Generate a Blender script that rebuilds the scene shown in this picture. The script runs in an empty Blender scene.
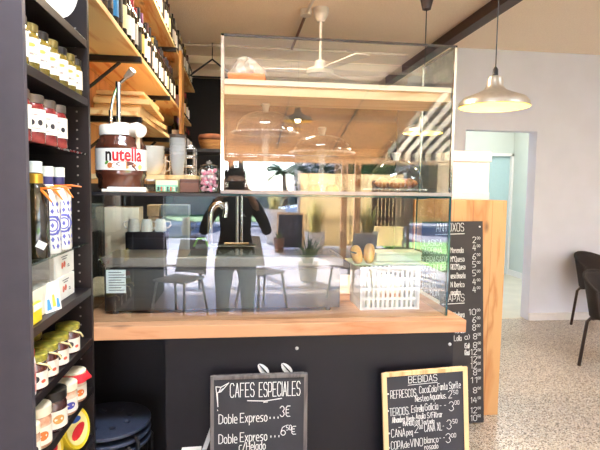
import bpy, bmesh, math, random
from mathutils import Vector, Matrix
random.seed(7)
C = bpy.context.scene.collection
PI = math.pi
sin, cos = math.sin, math.cos

# ------------------------------------------------------------------ camera model
F_PX, YAW, PIT, ROL, EYE = 505.27, .1271, .0764, -.0146, 1.5
c_, s_ = cos(YAW), sin(YAW); cp, sp = cos(PIT), sin(PIT); cr, sr = cos(ROL), sin(ROL)
R_ = Vector((c_, -s_, 0)); F_ = Vector((s_*cp, c_*cp, -sp)); U_ = Vector((s_*sp, c_*sp, cp))
EX = R_*cr - U_*sr; EY = R_*sr + U_*cr; O_ = Vector((0, 0, EYE))
def at(px, py, Y):
    """the point of the world that stands at depth Y along this line of sight of the photograph"""
    d = EX*((px-300)/F_PX) + EY*((225-py)/F_PX) + F_
    return O_ + d*(Y/d.y)
cam_d = bpy.data.cameras.new('camera'); cam = bpy.data.objects.new('camera', cam_d); C.objects.link(cam)
M = Matrix((EX, EY, -F_)).transposed().to_4x4(); M.translation = O_
cam.matrix_world = M
cam_d.sensor_width = 36; cam_d.lens = F_PX*36/600; cam_d.clip_start = .005; cam_d.clip_end = 200
sc = bpy.context.scene; sc.camera = cam
sc.view_settings.view_transform = 'Standard'; sc.view_settings.look = 'None'
sc.view_settings.exposure = 0.06; sc.view_settings.gamma = 1

# ------------------------------------------------------------------ materials
def srgb(r, g, b):
    f = lambda v: (v/255/12.92) if v/255 <= .04045 else ((v/255+.055)/1.055)**2.4
    return (f(r), f(g), f(b), 1)
MATS = {}
def base(name):
    m = bpy.data.materials.new(name); m.use_nodes = True
    nt = m.node_tree; return m, nt, nt.nodes['Principled BSDF']
def mat(name, rgb, rough=.5, metal=0, var=.08, scale=30, coat=0, bump=0, rgb2=None, stretch=None, spec=.5, detail=3):
    if name in MATS: return MATS[name]
    m, nt, b = base(name); N = nt.nodes; L = nt.links
    tc = N.new('ShaderNodeTexCoord'); nz = N.new('ShaderNodeTexNoise'); nz.inputs['Scale'].default_value = scale
    nz.inputs['Detail'].default_value = detail
    mp = N.new('ShaderNodeMapping'); L.new(tc.outputs['Object'], mp.inputs[0]); L.new(mp.outputs[0], nz.inputs['Vector'])
    if stretch: mp.inputs['Scale'].default_value = stretch
    rp = N.new('ShaderNodeValToRGB'); a = srgb(*rgb)
    if rgb2: c1, c2 = a, srgb(*rgb2)
    else: c1 = tuple(min(1, v*(1-var)) for v in a[:3])+(1,); c2 = tuple(min(1, v*(1+var)) for v in a[:3])+(1,)
    rp.color_ramp.elements[0].color = c1; rp.color_ramp.elements[1].color = c2
    rp.color_ramp.elements[0].position = .35; rp.color_ramp.elements[1].position = .65
    L.new(nz.outputs['Fac'], rp.inputs[0]); L.new(rp.outputs[0], b.inputs['Base Color'])
    b.inputs['Roughness'].default_value = rough; b.inputs['Metallic'].default_value = metal
    b.inputs['Coat Weight'].default_value = coat; b.inputs['Coat Roughness'].default_value = .05
    b.inputs['Specular IOR Level'].default_value = spec
    if bump:
        bp = N.new('ShaderNodeBump'); bp.inputs['Strength'].default_value = bump; bp.inputs['Distance'].default_value = .01
        L.new(nz.outputs['Fac'], bp.inputs['Height']); L.new(bp.outputs[0], b.inputs['Normal'])
    MATS[name] = m; return m
def wood(name, light, dark, along='Y', rough=.45, ring=9, knots=True, planks=None):
    """planed softwood: grain stretched along one axis, darker rings and knots"""
    if name in MATS: return MATS[name]
    m, nt, b = base(name); N = nt.nodes; L = nt.links
    tc = N.new('ShaderNodeTexCoord'); mp = N.new('ShaderNodeMapping'); L.new(tc.outputs['Object'], mp.inputs[0])
    k = {'X': (.12, 1, 1), 'Y': (1, .12, 1), 'Z': (1, 1, .12)}[along]
    mp.inputs['Scale'].default_value = k
    nz = N.new('ShaderNodeTexNoise'); nz.inputs['Scale'].default_value = ring; nz.inputs['Detail'].default_value = 6
    nz.inputs['Distortion'].default_value = .6; L.new(mp.outputs[0], nz.inputs['Vector'])
    mul = N.new('ShaderNodeMath'); mul.operation = 'MULTIPLY'; mul.inputs[1].default_value = 9; L.new(nz.outputs['Fac'], mul.inputs[0])
    fr = N.new('ShaderNodeMath'); fr.operation = 'PINGPONG'; fr.inputs[1].default_value = 1; L.new(mul.outputs[0], fr.inputs[0])
    rp = N.new('ShaderNodeValToRGB'); rp.color_ramp.elements[0].color = srgb(*dark); rp.color_ramp.elements[1].color = srgb(*light)
    rp.color_ramp.elements[0].position = -.0; rp.color_ramp.elements[1].position = .45
    L.new(fr.outputs[0], rp.inputs[0]); out = rp.outputs[0]
    if knots:
        vo = N.new('ShaderNodeTexVoronoi'); vo.inputs['Scale'].default_value = 5
        mp2 = N.new('ShaderNodeMapping'); k2 = {'X': (.45, 1, 1), 'Y': (1, .45, 1), 'Z': (1, 1, .45)}[along]
        mp2.inputs['Scale'].default_value = k2; L.new(tc.outputs['Object'], mp2.inputs[0]); L.new(mp2.outputs[0], vo.inputs['Vector'])
        r2 = N.new('ShaderNodeValToRGB'); r2.color_ramp.elements[0].color = (.12, .045, .015, 1); r2.color_ramp.elements[1].color = (1, 1, 1, 1)
        r2.color_ramp.elements[0].position = .03; r2.color_ramp.elements[1].position = .12
        L.new(vo.outputs['Distance'], r2.inputs[0])
        mx = N.new('ShaderNodeMixRGB'); mx.blend_type = 'MULTIPLY'; mx.inputs[0].default_value = .75
        L.new(out, mx.inputs[1]); L.new(r2.outputs[0], mx.inputs[2]); out = mx.outputs[0]
    if planks:
        ax, w = planks
        sx = N.new('ShaderNodeSeparateXYZ'); L.new(tc.outputs['Object'], sx.inputs[0])
        d = N.new('ShaderNodeMath'); d.operation = 'DIVIDE'; d.inputs[1].default_value = w; L.new(sx.outputs[ax], d.inputs[0])
        f2 = N.new('ShaderNodeMath'); f2.operation = 'FRACT'; L.new(d.outputs[0], f2.inputs[0])
        r3 = N.new('ShaderNodeValToRGB'); r3.color_ramp.elements[0].color = (.35, .2, .1, 1); r3.color_ramp.elements[1].color = (1, 1, 1, 1)
        r3.color_ramp.elements[0].position = .005; r3.color_ramp.elements[1].position = .03; L.new(f2.outputs[0], r3.inputs[0])
        mx = N.new('ShaderNodeMixRGB'); mx.blend_type = 'MULTIPLY'; mx.inputs[0].default_value = .8
        L.new(out, mx.inputs[1]); L.new(r3.outputs[0], mx.inputs[2]); out = mx.outputs[0]
    L.new(out, b.inputs['Base Color']); b.inputs['Roughness'].default_value = rough
    MATS[name] = m; return m
def glass(name, tint=(1, 1, 1), f0=.05, rough=0.0):
    """thin pane: clear straight through, mirror on top by Schlick's law"""
    if name in MATS: return MATS[name]
    m = bpy.data.materials.new(name); m.use_nodes = True; nt = m.node_tree; N = nt.nodes; L = nt.links; N.clear()
    o = N.new('ShaderNodeOutputMaterial'); mix = N.new('ShaderNodeMixShader'); tr = N.new('ShaderNodeBsdfTransparent'); gl = N.new('ShaderNodeBsdfGlossy')
    tr.inputs[0].default_value = (*tint, 1); gl.inputs['Roughness'].default_value = rough
    lw = N.new('ShaderNodeLayerWeight'); lw.inputs['Blend'].default_value = .5
    p = N.new('ShaderNodeMath'); p.operation = 'POWER'; p.inputs[1].default_value = 5; L.new(lw.outputs['Facing'], p.inputs[0])
    q = N.new('ShaderNodeMath'); q.operation = 'MULTIPLY_ADD'; q.inputs[1].default_value = 1-f0; q.inputs[2].default_value = f0; L.new(p.outputs[0], q.inputs[0])
    L.new(q.outputs[0], mix.inputs[0]); L.new(tr.outputs[0], mix.inputs[1]); L.new(gl.outputs[0], mix.inputs[2]); L.new(mix.outputs[0], o.inputs[0])
    MATS[name] = m; return m
def emit(name, rgb, strength):
    if name in MATS: return MATS[name]
    m = bpy.data.materials.new(name); m.use_nodes = True; nt = m.node_tree; N = nt.nodes; N.clear()
    o = N.new('ShaderNodeOutputMaterial'); e = N.new('ShaderNodeEmission'); e.inputs[0].default_value = srgb(*rgb); e.inputs[1].default_value = strength
    nt.links.new(e.outputs[0], o.inputs[0]); MATS[name] = m; return m
def stripes(name, a, b, axis, w, frac=.5, transl=0.0, offset=0.0):
    m = bpy.data.materials.new(name); m.use_nodes = True; nt = m.node_tree; N = nt.nodes; L = nt.links; bs = N['Principled BSDF']
    tc = N.new('ShaderNodeTexCoord'); sx = N.new('ShaderNodeSeparateXYZ'); L.new(tc.outputs['Object'], sx.inputs[0])
    d = N.new('ShaderNodeMath'); d.operation = 'MULTIPLY_ADD'; d.inputs[1].default_value = 1/w; d.inputs[2].default_value = offset; L.new(sx.outputs[axis], d.inputs[0])
    f = N.new('ShaderNodeMath'); f.operation = 'FRACT'; L.new(d.outputs[0], f.inputs[0])
    g = N.new('ShaderNodeMath'); g.operation = 'LESS_THAN'; g.inputs[1].default_value = frac; L.new(f.outputs[0], g.inputs[0])
    mx = N.new('ShaderNodeMixRGB'); mx.inputs[1].default_value = srgb(*a); mx.inputs[2].default_value = srgb(*b); L.new(g.outputs[0], mx.inputs[0])
    L.new(mx.outputs[0], bs.inputs['Base Color']); bs.inputs['Roughness'].default_value = .8
    if transl:
        t = N.new('ShaderNodeBsdfTranslucent'); L.new(mx.outputs[0], t.inputs[0]); ms = N.new('ShaderNodeMixShader'); ms.inputs[0].default_value = transl
        L.new(bs.outputs[0], ms.inputs[1]); L.new(t.outputs[0], ms.inputs[2]); L.new(ms.outputs[0], N['Material Output'].inputs[0])
    return m
def canvas_mat(name, rgb, transl):
    m, nt, b = base(name); N = nt.nodes; L = nt.links
    b.inputs['Roughness'].default_value = .9
    nz = N.new('ShaderNodeTexNoise'); nz.inputs['Scale'].default_value = 1.3; nz.inputs['Detail'].default_value = 5
    tc = N.new('ShaderNodeTexCoord'); L.new(tc.outputs['Object'], nz.inputs['Vector'])
    rp = N.new('ShaderNodeValToRGB'); a = srgb(*rgb); rp.color_ramp.elements[0].color = tuple(v*.82 for v in a[:3])+(1,); rp.color_ramp.elements[1].color = a
    L.new(nz.outputs['Fac'], rp.inputs[0]); L.new(rp.outputs[0], b.inputs['Base Color'])
    t = N.new('ShaderNodeBsdfTranslucent'); L.new(rp.outputs[0], t.inputs[0]); ms = N.new('ShaderNodeMixShader'); ms.inputs[0].default_value = transl
    L.new(b.outputs[0], ms.inputs[1]); L.new(t.outputs[0], ms.inputs[2]); L.new(ms.outputs[0], N['Material Output'].inputs[0])
    MATS[name] = m; return m
def terrazzo():
    m, nt, b = base('terrazzo'); N = nt.nodes; L = nt.links
    tc = N.new('ShaderNodeTexCoord')
    def cells(scale, lo, cols):
        v = N.new('ShaderNodeTexVoronoi'); v.inputs['Scale'].default_value = scale; L.new(tc.outputs['Object'], v.inputs['Vector'])
        sx = N.new('ShaderNodeSeparateColor'); L.new(v.outputs['Color'], sx.inputs[0])
        rp = N.new('ShaderNodeValToRGB'); rp.color_ramp.interpolation = 'CONSTANT'
        while len(rp.color_ramp.elements) < len(cols): rp.color_ramp.elements.new(.5)
        for i, (p, col) in enumerate(cols): rp.color_ramp.elements[i].position = p; rp.color_ramp.elements[i].color = srgb(*col)
        L.new(sx.outputs[0], rp.inputs[0]); return v, rp
    v1, r1 = cells(75, 0, [(0, (74, 58, 46)), (.17, (136, 114, 92)), (.36, (192, 176, 156)), (.6, (212, 201, 187)), (.85, (226, 221, 212)), (.95, (176, 150, 122))])
    v2, r2 = cells(190, 0, [(0, (96, 80, 66)), (.28, (196, 180, 160)), (.6, (208, 197, 182)), (.9, (222, 215, 204))])
    g = N.new('ShaderNodeMath'); g.operation = 'LESS_THAN'; g.inputs[1].default_value = .42; L.new(v1.outputs['Distance'], g.inputs[0])
    mx = N.new('ShaderNodeMixRGB'); L.new(g.outputs[0], mx.inputs[0]); L.new(r2.outputs[0], mx.inputs[1]); L.new(r1.outputs[0], mx.inputs[2])
    L.new(mx.outputs[0], b.inputs['Base Color']); b.inputs['Roughness'].default_value = .35
    return m
def tiles(name, a, joint, w, rough=.4):
    m, nt, b = base(name); N = nt.nodes; L = nt.links
    tc = N.new('ShaderNodeTexCoord'); br = N.new('ShaderNodeTexBrick'); L.new(tc.outputs['Object'], br.inputs['Vector'])
    br.offset = 0; br.inputs['Color1'].default_value = srgb(*a); br.inputs['Color2'].default_value = tuple(v*.93 for v in srgb(*a)[:3])+(1,)
    br.inputs['Mortar'].default_value = srgb(*joint); br.inputs['Scale'].default_value = 1; br.inputs['Mortar Size'].default_value = .006
    br.inputs['Brick Width'].default_value = w; br.inputs['Row Height'].default_value = w
    L.new(br.outputs[0], b.inputs['Base Color']); b.inputs['Roughness'].default_value = rough
    return m

# ------------------------------------------------------------------ mesh builder
class MB:
    def __init__(s): s.v = []; s.f = []
    def add(s, vs, fs):
        n = len(s.v); s.v += [tuple(v) for v in vs]; s.f += [tuple(i+n for i in f) for f in fs]; return s
    def box(s, x0, x1, y0, y1, z0, z1):
        return s.add([(x0,y0,z0),(x1,y0,z0),(x1,y1,z0),(x0,y1,z0),(x0,y0,z1),(x1,y0,z1),(x1,y1,z1),(x0,y1,z1)],
                     [(3,2,1,0),(4,5,6,7),(0,1,5,4),(1,2,6,5),(2,3,7,6),(3,0,4,7)])
    def tube(s, pts, r, n=10, closed=False, cap=True):
        pts = [Vector(p) for p in pts]; rs = r if isinstance(r, (list, tuple)) else [r]*len(pts); m = len(pts); rings = []
        up = None
        for i, p in enumerate(pts):
            if closed: t = pts[(i+1) % m]-pts[i-1]
            else: t = pts[min(i+1, m-1)]-pts[max(i-1, 0)]
            t.normalize()
            if up is None: up = Vector((0,0,1)) if abs(t.z) < .9 else Vector((1,0,0))
            a = t.cross(up)
            if a.length < 1e-5: a = t.orthogonal()
            a.normalize(); bb = a.cross(t).normalized(); up = bb
            rings.append([p+a*(rs[i]*cos(2*PI*k/n))+bb*(rs[i]*sin(2*PI*k/n)) for k in range(n)])
        vs = [v for q in rings for v in q]; fs = []
        for i in range(m if closed else m-1):
            j = (i+1) % m
            for k in range(n): fs.append((i*n+k, i*n+(k+1) % n, j*n+(k+1) % n, j*n+k))
        if not closed and cap: fs += [tuple(range(n))[::-1], tuple((m-1)*n+k for k in range(n))]
        return s.add(vs, fs)
    def lathe(s, prof, n=20, c=(0,0,0), a0=0, a1=2*PI, cap=True):
        full = abs(a1-a0-2*PI) < 1e-6; cols = n if full else n+1; vs = []; fs = []
        for (r, z) in prof:
            for k in range(cols):
                a = a0+(a1-a0)*k/n; vs.append((c[0]+r*cos(a), c[1]+r*sin(a), c[2]+z))
        for i in range(len(prof)-1):
            for k in range(n):
                k2 = (k+1) % cols if full else k+1
                fs.append((i*cols+k, i*cols+k2, (i+1)*cols+k2, (i+1)*cols+k))
        if full and cap:
            if prof[0][0] > 1e-6: fs.append(tuple(range(n))[::-1])
            if prof[-1][0] > 1e-6: fs.append(tuple((len(prof)-1)*cols+k for k in range(n)))
        return s.add(vs, fs)
    def prism(s, poly, z0, z1, tf=None):
        """a polygon in x,y pulled from z0 to z1; tf maps the points"""
        n = len(poly); vs = [(x,y,z0) for x,y in poly]+[(x,y,z1) for x,y in poly]
        if tf: vs = [tf(Vector(v)) for v in vs]
        return s.add(vs, [tuple(range(n))[::-1], tuple(range(n,2*n))]+[(i,(i+1)%n,n+(i+1)%n,n+i) for i in range(n)])
    def grid(s, fn, nu, nv):
        vs = [fn(i/nu, j/nv) for i in range(nu+1) for j in range(nv+1)]
        return s.add(vs, [(i*(nv+1)+j, (i+1)*(nv+1)+j, (i+1)*(nv+1)+j+1, i*(nv+1)+j+1) for i in range(nu) for j in range(nv)])
    def build(s, name, m, parent=None, smooth=False, bevel=0, loc=None, thick=0, weld=True):
        me = bpy.data.meshes.new(name); me.from_pydata(s.v, [], s.f); me.update()
        bm = bmesh.new(); bm.from_mesh(me)
        if weld: bmesh.ops.remove_doubles(bm, verts=bm.verts, dist=1e-6)
        bmesh.ops.recalc_face_normals(bm, faces=bm.faces); bm.to_mesh(me); bm.free()
        if smooth:
            for p in me.polygons: p.use_smooth = True
            me.set_sharp_from_angle(angle=math.radians(40))
        o = bpy.data.objects.new(name, me); C.objects.link(o); me.materials.append(m)
        if parent: o.parent = parent
        if loc: o.location = loc
        if thick: md = o.modifiers.new('solid', 'SOLIDIFY'); md.thickness = thick; md.offset = 0
        if bevel: md = o.modifiers.new('bevel', 'BEVEL'); md.width = bevel; md.segments = 2; md.limit_method = 'ANGLE'
        return o
def box(name, x0, x1, y0, y1, z0, z1, m, parent=None, bevel=0): return MB().box(x0,x1,y0,y1,z0,z1).build(name, m, parent, bevel=bevel)
def tag(o, label, cat, group=None, kind=None):
    o['label'] = label; o['category'] = cat
    if group: o['group'] = group
    if kind: o['kind'] = kind
    return o
def thing(name, label, cat, loc=(0,0,0), rotz=0, group=None):
    o = bpy.data.objects.new(name, None); C.objects.link(o); o.location = loc; o.rotation_euler = (0,0,rotz); o.empty_display_size = .05
    return tag(o, label, cat, group)
def struct(o): o['kind'] = 'structure'; return o
ORD = ['nearest','second','third','fourth','fifth','sixth','seventh','eighth','ninth','tenth','eleventh','twelfth','thirteenth','fourteenth','fifteenth','sixteenth','seventeenth','eighteenth','nineteenth','twentieth','twenty-first','twenty-second','twenty-third','twenty-fourth','twenty-fifth','twenty-sixth','twenty-seventh','twenty-eighth','twenty-ninth','thirtieth']

# ------------------------------------------------------------------ handwriting
GL = {
'A':'02 28 42;14 34','B':'02 08 38 47 46 35 05;35 44 43 32 02','C':'47 38 18 07 03 12 32 43','D':'02 08 28 47 43 22 02','E':'42 02 08 48;05 35','F':'02 08 48;05 35',
'G':'47 38 18 07 03 12 32 43 45 25','H':'02 08;42 48;05 45','I':'02 08','J':'38 33 22 12 03','K':'02 08;48 05 42','L':'08 02 42','M':'02 08 25 48 42','N':'02 08 42 48',
'O':'18 07 03 12 32 43 47 38 18','P':'02 08 38 47 45 34 04','Q':'18 07 03 12 32 43 47 38 18;33 51','R':'02 08 38 47 45 34 04;24 42','S':'47 38 18 07 06 15 35 44 43 32 12 03',
'T':'08 48;28 22','U':'08 03 12 32 43 48','V':'08 22 48','W':'08 12 25 32 48','X':'08 42;48 02','Y':'08 25 48;25 22','Z':'08 48 02 42',
'Ñ':'02 07 42 47;09 19 29 39','É':'42 02 08 48;05 35;19 39','a':'36 16 05 03 12 22 33;36 32','b':'08 02 22 33 35 26 06','c':'36 16 05 03 12 32','d':'38 32 12 03 05 16 36',
'e':'04 34 35 26 16 05 03 12 32','f':'38 28 17 12;06 26','g':'36 16 05 03 12 32;36 31 20 10','h':'08 02;05 26 35 32','i':'02 06;07 08','j':'26 21 10;27 28','k':'08 02;36 04 32',
'l':'08 02','m':'02 06;05 16 25 22;25 36 45 42','n':'02 06;05 26 35 32','o':'16 05 03 12 22 33 35 26 16','p':'06 00;06 26 35 33 22 02','q':'36 16 05 03 12 32;36 30','r':'02 06;04 15 26',
's':'36 16 05 14 24 33 22 02','t':'18 13 22 32;06 26','u':'06 03 12 22 33;36 32','v':'06 12 26','w':'06 12 25 32 46','x':'06 32;36 02','y':'06 14 34;36 10','z':'06 36 02 32',
'0':'18 07 03 12 22 33 37 28 18','1':'07 18 12','2':'07 18 28 37 36 02 32','3':'07 18 28 37 36 25 34 33 22 12 03','4':'28 04 44;37 32','5':'38 08 05 25 34 33 22 02',
'6':'38 17 04 03 12 22 33 34 25 15 04','7':'08 38 12','8':'18 07 06 15 25 34 33 22 12 03 04 15 25 36 37 28 18','9':'36 25 15 06 07 18 28 37 33 22 12',
'€':'38 18 07 03 12 32;06 26;04 24','.':'02 03','-':'05 25','/':'02 38',"'":'08 07','(':'18 06 04 12','º':'17 08 07 16 26 27 18 17',')':'08 16 14 02','*':'04 05 15 14 04','%':'03 04;04 14',
'+':'05 25;14 16'}
def text_width(text, h):
    u = h/6; t = 0
    for ch in text:
        if ch == ' ': t += u*2.4
        elif ch in GL: t += (max(int(p[0]) for st in GL[ch].split(';') for p in st.split())*.8+1.15)*u
    return t
def stroke_text(mb, text, x, z, h, w=None, W=None, sx=1.0, y=0, slope=0):
    """hand lettering as flat ribbons on the plane y, facing -y; x,z the left end of the line of writing, h the height of a capital"""
    u = h/6; w = w or h*.13; x0 = x
    if W: sx = W/max(text_width(text, h)-1.15*u, 1e-6)
    for ch in text:
        if ch == ' ': x += u*2.4*sx; continue
        g = GL.get(ch)
        if not g: continue
        mx = 0
        for st in g.split(';'):
            p = [(int(a[0]), int(a[1])) for a in st.split()]; mx = max(mx, max(a for a, _ in p))
            q = [Vector((x+a*u*sx*.8, 0, z+(b-2)*u+slope*(x+a*u*sx*.8-x0))) for a, b in p]
            ribbon(mb, q, w, y)
        x += (mx*.8+1.15)*u*sx
    return x
def ribbon(mb, q, w, y=0):
    for i in range(len(q)-1):
        a, b = q[i], q[i+1]; d = (b-a)
        if d.length < 1e-6: continue
        d.normalize(); n = Vector((-d.z, 0, d.x))*(w/2); e = d*(w*.35)
        vs = [a-e-n, b+e-n, b+e+n, a-e+n]
        mb.add([(v.x, y-(i % 2)*.00004, v.z) for v in vs], [(0,1,2,3)])
def type_mesh(text, size, bold=0.0):
    cu = bpy.data.curves.new('type', 'FONT'); cu.body = text; cu.size = size; cu.offset = bold; cu.resolution_u = 4
    o = bpy.data.objects.new('type', cu); C.objects.link(o)
    dg = bpy.context.evaluated_depsgraph_get(); me = bpy.data.meshes.new_from_object(o.evaluated_get(dg))
    bm = bmesh.new(); bm.from_mesh(me); bmesh.ops.triangulate(bm, faces=bm.faces)
    x1 = max(v.co.x for v in bm.verts); k = 1
    while k*.008 < x1:
        bmesh.ops.bisect_plane(bm, geom=bm.verts[:]+bm.edges[:]+bm.faces[:], plane_co=(k*.008, 0, 0), plane_no=(1, 0, 0)); k += 1
    bm.verts.index_update(); v = [tuple(p.co) for p in bm.verts]; f = [tuple(q.index for q in p.verts) for p in bm.faces]; bm.free()
    bpy.data.objects.remove(o); bpy.data.curves.remove(cu); bpy.data.meshes.remove(me); return v, f

# ------------------------------------------------------------------ common materials
m_black_panel = mat('counter_black', (16, 14, 22), .5, var=.1, scale=6, spec=.35)
m_pine = wood('pine_plank', (204, 152, 112), (182, 120, 78), 'X', ring=7)
m_pinez = wood('pine_panel', (202, 154, 100), (180, 120, 66), 'Z', ring=6, planks=(0, .13))
m_ply = wood('plywood_shelf', (255, 224, 164), (222, 158, 90), 'Y', ring=4)
m_plyv = wood('plywood_wall', (224, 172, 108), (196, 138, 78), 'Z', ring=4)
m_board = wood('board_wood', (240, 200, 140), (214, 164, 104), 'X', ring=10, knots=False)
m_palew = wood('pale_wood', (232, 214, 186), (214, 188, 150), 'X', ring=8, knots=False)
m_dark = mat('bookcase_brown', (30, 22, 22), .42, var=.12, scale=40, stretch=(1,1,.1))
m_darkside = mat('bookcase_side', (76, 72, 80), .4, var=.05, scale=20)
m_steel = mat('brushed_steel', (84, 86, 82), .28, 1, var=.08, scale=120, stretch=(.02,1,1))
m_chrome = mat('chrome', (222, 222, 222), .12, 1, var=.03)
m_alu = mat('aluminium', (196, 196, 196), .3, 1, var=.04)
m_blackmetal = mat('black_metal', (30, 28, 30), .45, .3, var=.1)
m_blackpl = mat('black_plastic', (26, 26, 30), .35, var=.1)
m_white = mat('white_plastic', (240, 238, 232), .4, var=.03)
m_paper = mat('white_paper', (244, 240, 230), .7, var=.03, scale=60)
m_chalk = mat('chalk', (236, 236, 232), .9, var=.06, scale=200)
m_slate = mat('chalkboard', (50, 50, 56), .7, var=.14, scale=9, detail=6)
m_wallw = mat('white_plaster', (222, 222, 230), .8, var=.025, scale=3, bump=.05)
m_ceil = mat('ceiling_plaster', (252, 232, 208), .9, var=.05, scale=90, bump=.5)
g_front = glass('display_glass', (.97, .985, .98), .088)
g_side = glass('side_glass', (.88, .95, .945), .05)
g_dome = glass('dome_glass', (.96, .96, .955), .08)
g_edge = mat('glass_edge', (18, 58, 62), .1, 0, var=.1, coat=.5)
g_shelf = glass('shelf_glass', (.85, .92, .9), .08)
m_cream = mat('cream_paint', (242, 232, 206), .5, var=.03)

# ================================================================== THE ROOM
struct(box('floor', -1.1, 6.6, -3.2, 9, -.1, 0, terrazzo()))
struct(box('ceiling', -1.1, 6.6, -3.2, 9, 3.02, 3.12, m_ceil))
struct(box('wall_left', -1.1, -1.0, -3.2, 1.97, 0, 3.02, mat('dark_wall', (30, 28, 32), .9, var=.05, spec=.05)))
struct(box('wall_left', -1.1, -.88, 1.97, 7.3, 0, 3.02, mat('left_black', (24, 26, 32), .6, var=.1)))
m_bk = mat('back_black', (13, 12, 18), .7, var=.2)
struct(box('wall_back', -1.1, 2.36, 7.3, 7.4, 0, 3.02, m_bk))
# the white wall on the right, with its doorway
w = MB().box(2.36, 2.505, 5.34, 5.5, 0, 3.02).box(3.345, 6.6, 5.34, 5.5, 0, 3.02).box(2.505, 3.345, 5.34, 5.5, 2.15, 3.02)
struct(w.build('wall_right', m_wallw))
struct(box('wall_kitchen', 2.36, 2.46, 5.5, 7.4, 0, 3.02, m_wallw))
struct(box('wall_far', 6.5, 6.6, -3.2, 5.34, 0, 3.02, m_wallw))
m_base = mat('baseboard_white', (232, 226, 220), .45, var=.02)
struct(box('baseboard_right', 3.345, 6.5, 5.318, 5.34, 0, .085, m_base, bevel=.003))
# the room behind the doorway
m_teal = mat('pale_teal_wall', (202, 206, 196), .8, var=.02, scale=3)
struct(box('wall_corridor', 4.78, 4.88, 5.5, 8.4, 0, 3.02, m_teal))
struct(MB().box(2.46, 3.4, 8.3, 8.4, 0, 3.02).box(3.4, 4.78, 8.3, 8.4, 2.08, 3.02).build('wall_hall', m_teal))
struct(box('baseboard_corridor', 4.758, 4.78, 5.5, 8.3, 0, .1, m_base, bevel=.003))
d1 = struct(box('door_1', 3.4, 4.74, 8.34, 8.38, 0, 2.07, mat('hall_door', (176, 200, 200), .5, var=.02)))
struct(MB().box(3.36, 3.4, 8.28, 8.4, 0, 2.12).box(4.74, 4.78, 8.28, 8.4, 0, 2.12).box(3.36, 4.78, 8.28, 8.4, 2.07, 2.12).build('trim_1', m_base))
m_hallf = mat('hall_floor', (206, 196, 176), .4, var=.05, scale=4)
struct(box('floor_hall', 2.46, 4.78, 5.42, 8.4, 0, .006, m_hallf))
# dark beam under the ceiling and the cornice lines
struct(box('beam', 2.04, 2.15, -3.2, 7.3, 2.93, 3.02, mat('dark_beam', (58, 32, 26), .5, var=.15, scale=10)))

# ================================================================== THE COUNTER
XL, XR = -.60, .886; UX0, UX1 = -.059, .888
cnt = thing('bar_counter', 'long black fronted bar counter with a pine ledge under the glass display', 'counter', (0, 2.0, 0))
nx = at(166, 400, 1.96).x
box('front_panel', nx, .90, 1.96-2, 2.43-2, 0, .913, m_black_panel, cnt)
box('niche_panel', -.875, -.855, 1.96-2, 2.43-2, 0, .913, m_black_panel, cnt)
box('niche_back', -.855, nx, 2.40-2, 2.43-2, 0, .913, m_black_panel, cnt)
box('pine_ledge', -.875, .94, 1.93-2, 2.46-2, .913, .964, m_pine, cnt, bevel=.003)
mb = MB()
for x, z in ((.245, .855), (.885, .855)):
    mb.add([], [])
    s = MB().lathe([(0,0),(.007,0),(.007,.002),(.004,.004),(0,.004)], 12)
    s.v = [(x+a, -.04-c, z+b) for a, b, c in s.v]; s.build('screw', m_alu, cnt, smooth=True)
# white shop lettering and the bean shapes on the front
mw = mat('white_vinyl', (244, 244, 242), .5, var=.02)
def flat(name, polys, y, m, parent, t=.002):
    b = MB()
    for p in polys: b.prism(p, 0, t, lambda v: Vector((v.x, y-v.z, v.y)))
    return b.build(name, m, parent)
def onf(px, py): q = at(px, py, 1.958); return (q.x, q.z)
q0, q1, q2, q3 = onf(181, 448.5), onf(203, 447), onf(212.5, 421), onf(207.5, 447)
flat('letter', [[(q0[0], q0[1]-.012), (q1[0]-.006, q1[1]-.012), (q1[0]-.006, q1[1]+.003), (q0[0]+.004, q0[1]+.003)]], -.04, mw, cnt)
dx, dz = q2[0]-q1[0], q2[1]-q1[1]
flat('letter', [[(q1[0]-.004, q1[1]-.012), (q1[0]+.014, q1[1]-.012), (q1[0]+.018+dx*1.6, q1[1]+dz*1.6), (q1[0]+dx*1.6, q1[1]+dz*1.6)]], -.04, mw, cnt)
def leaf(cx, cz, L, W, ang):
    p = []
    for k in range(14):
        t = k/14*2*PI; x = L*cos(t); y = W*sin(t)*(1-.15*cos(t)); p.append((cx+x*cos(ang)-y*sin(ang), cz+x*sin(ang)+y*cos(ang)))
    return p
for cx, a in ((.112, 2.3), (.205, 2.3)):
    lf = flat('bean_mark', [leaf(cx, .772, .03, .016, a)], -.04, mw, cnt)
    flat('bean_line', [leaf(cx+.002, .772, .03, .0025, a)], -.0425, m_blackpl, lf)

# lower display case
lc = thing('glass_display', 'long low glass display case standing on the pine ledge of the counter', 'display case', (0, 2.0, .964))
H = 1.467-.964
box('front_pane', XL, XR, 0, .007, .001, H-.009, g_front, lc)
box('side_pane', XR-.008, XR, .0075, .39, .001, H-.009, g_side, lc)
box('side_pane', XL, XL+.008, .0075, .39, .001, H-.009, g_side, lc)
box('top_pane', XL, XR, 0, .40, H-.008, H, g_side, lc)
MB().box(XR-.008, XR+.001, -.001, .003, .001, H).build('pane_edge', g_edge, lc)
MB().box(UX0, XR+.001, -.0025, .001, H-.0085, H+.0005).build('pane_edge', g_edge, lc)
MB().box(XL, UX0-.001, -.004, .001, H-.012, H+.0005).build('black_trim', m_blackpl, lc)
MB().box(XR-.002, XR+.002, 0, .4, H-.0085, H+.0005).build('pane_edge', g_edge, lc)
MB().box(XR-.003, XR+.001, .392, .4, .001, H).build('pane_edge', g_edge, lc)
for x in (-.52, -.515):
    pass
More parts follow.
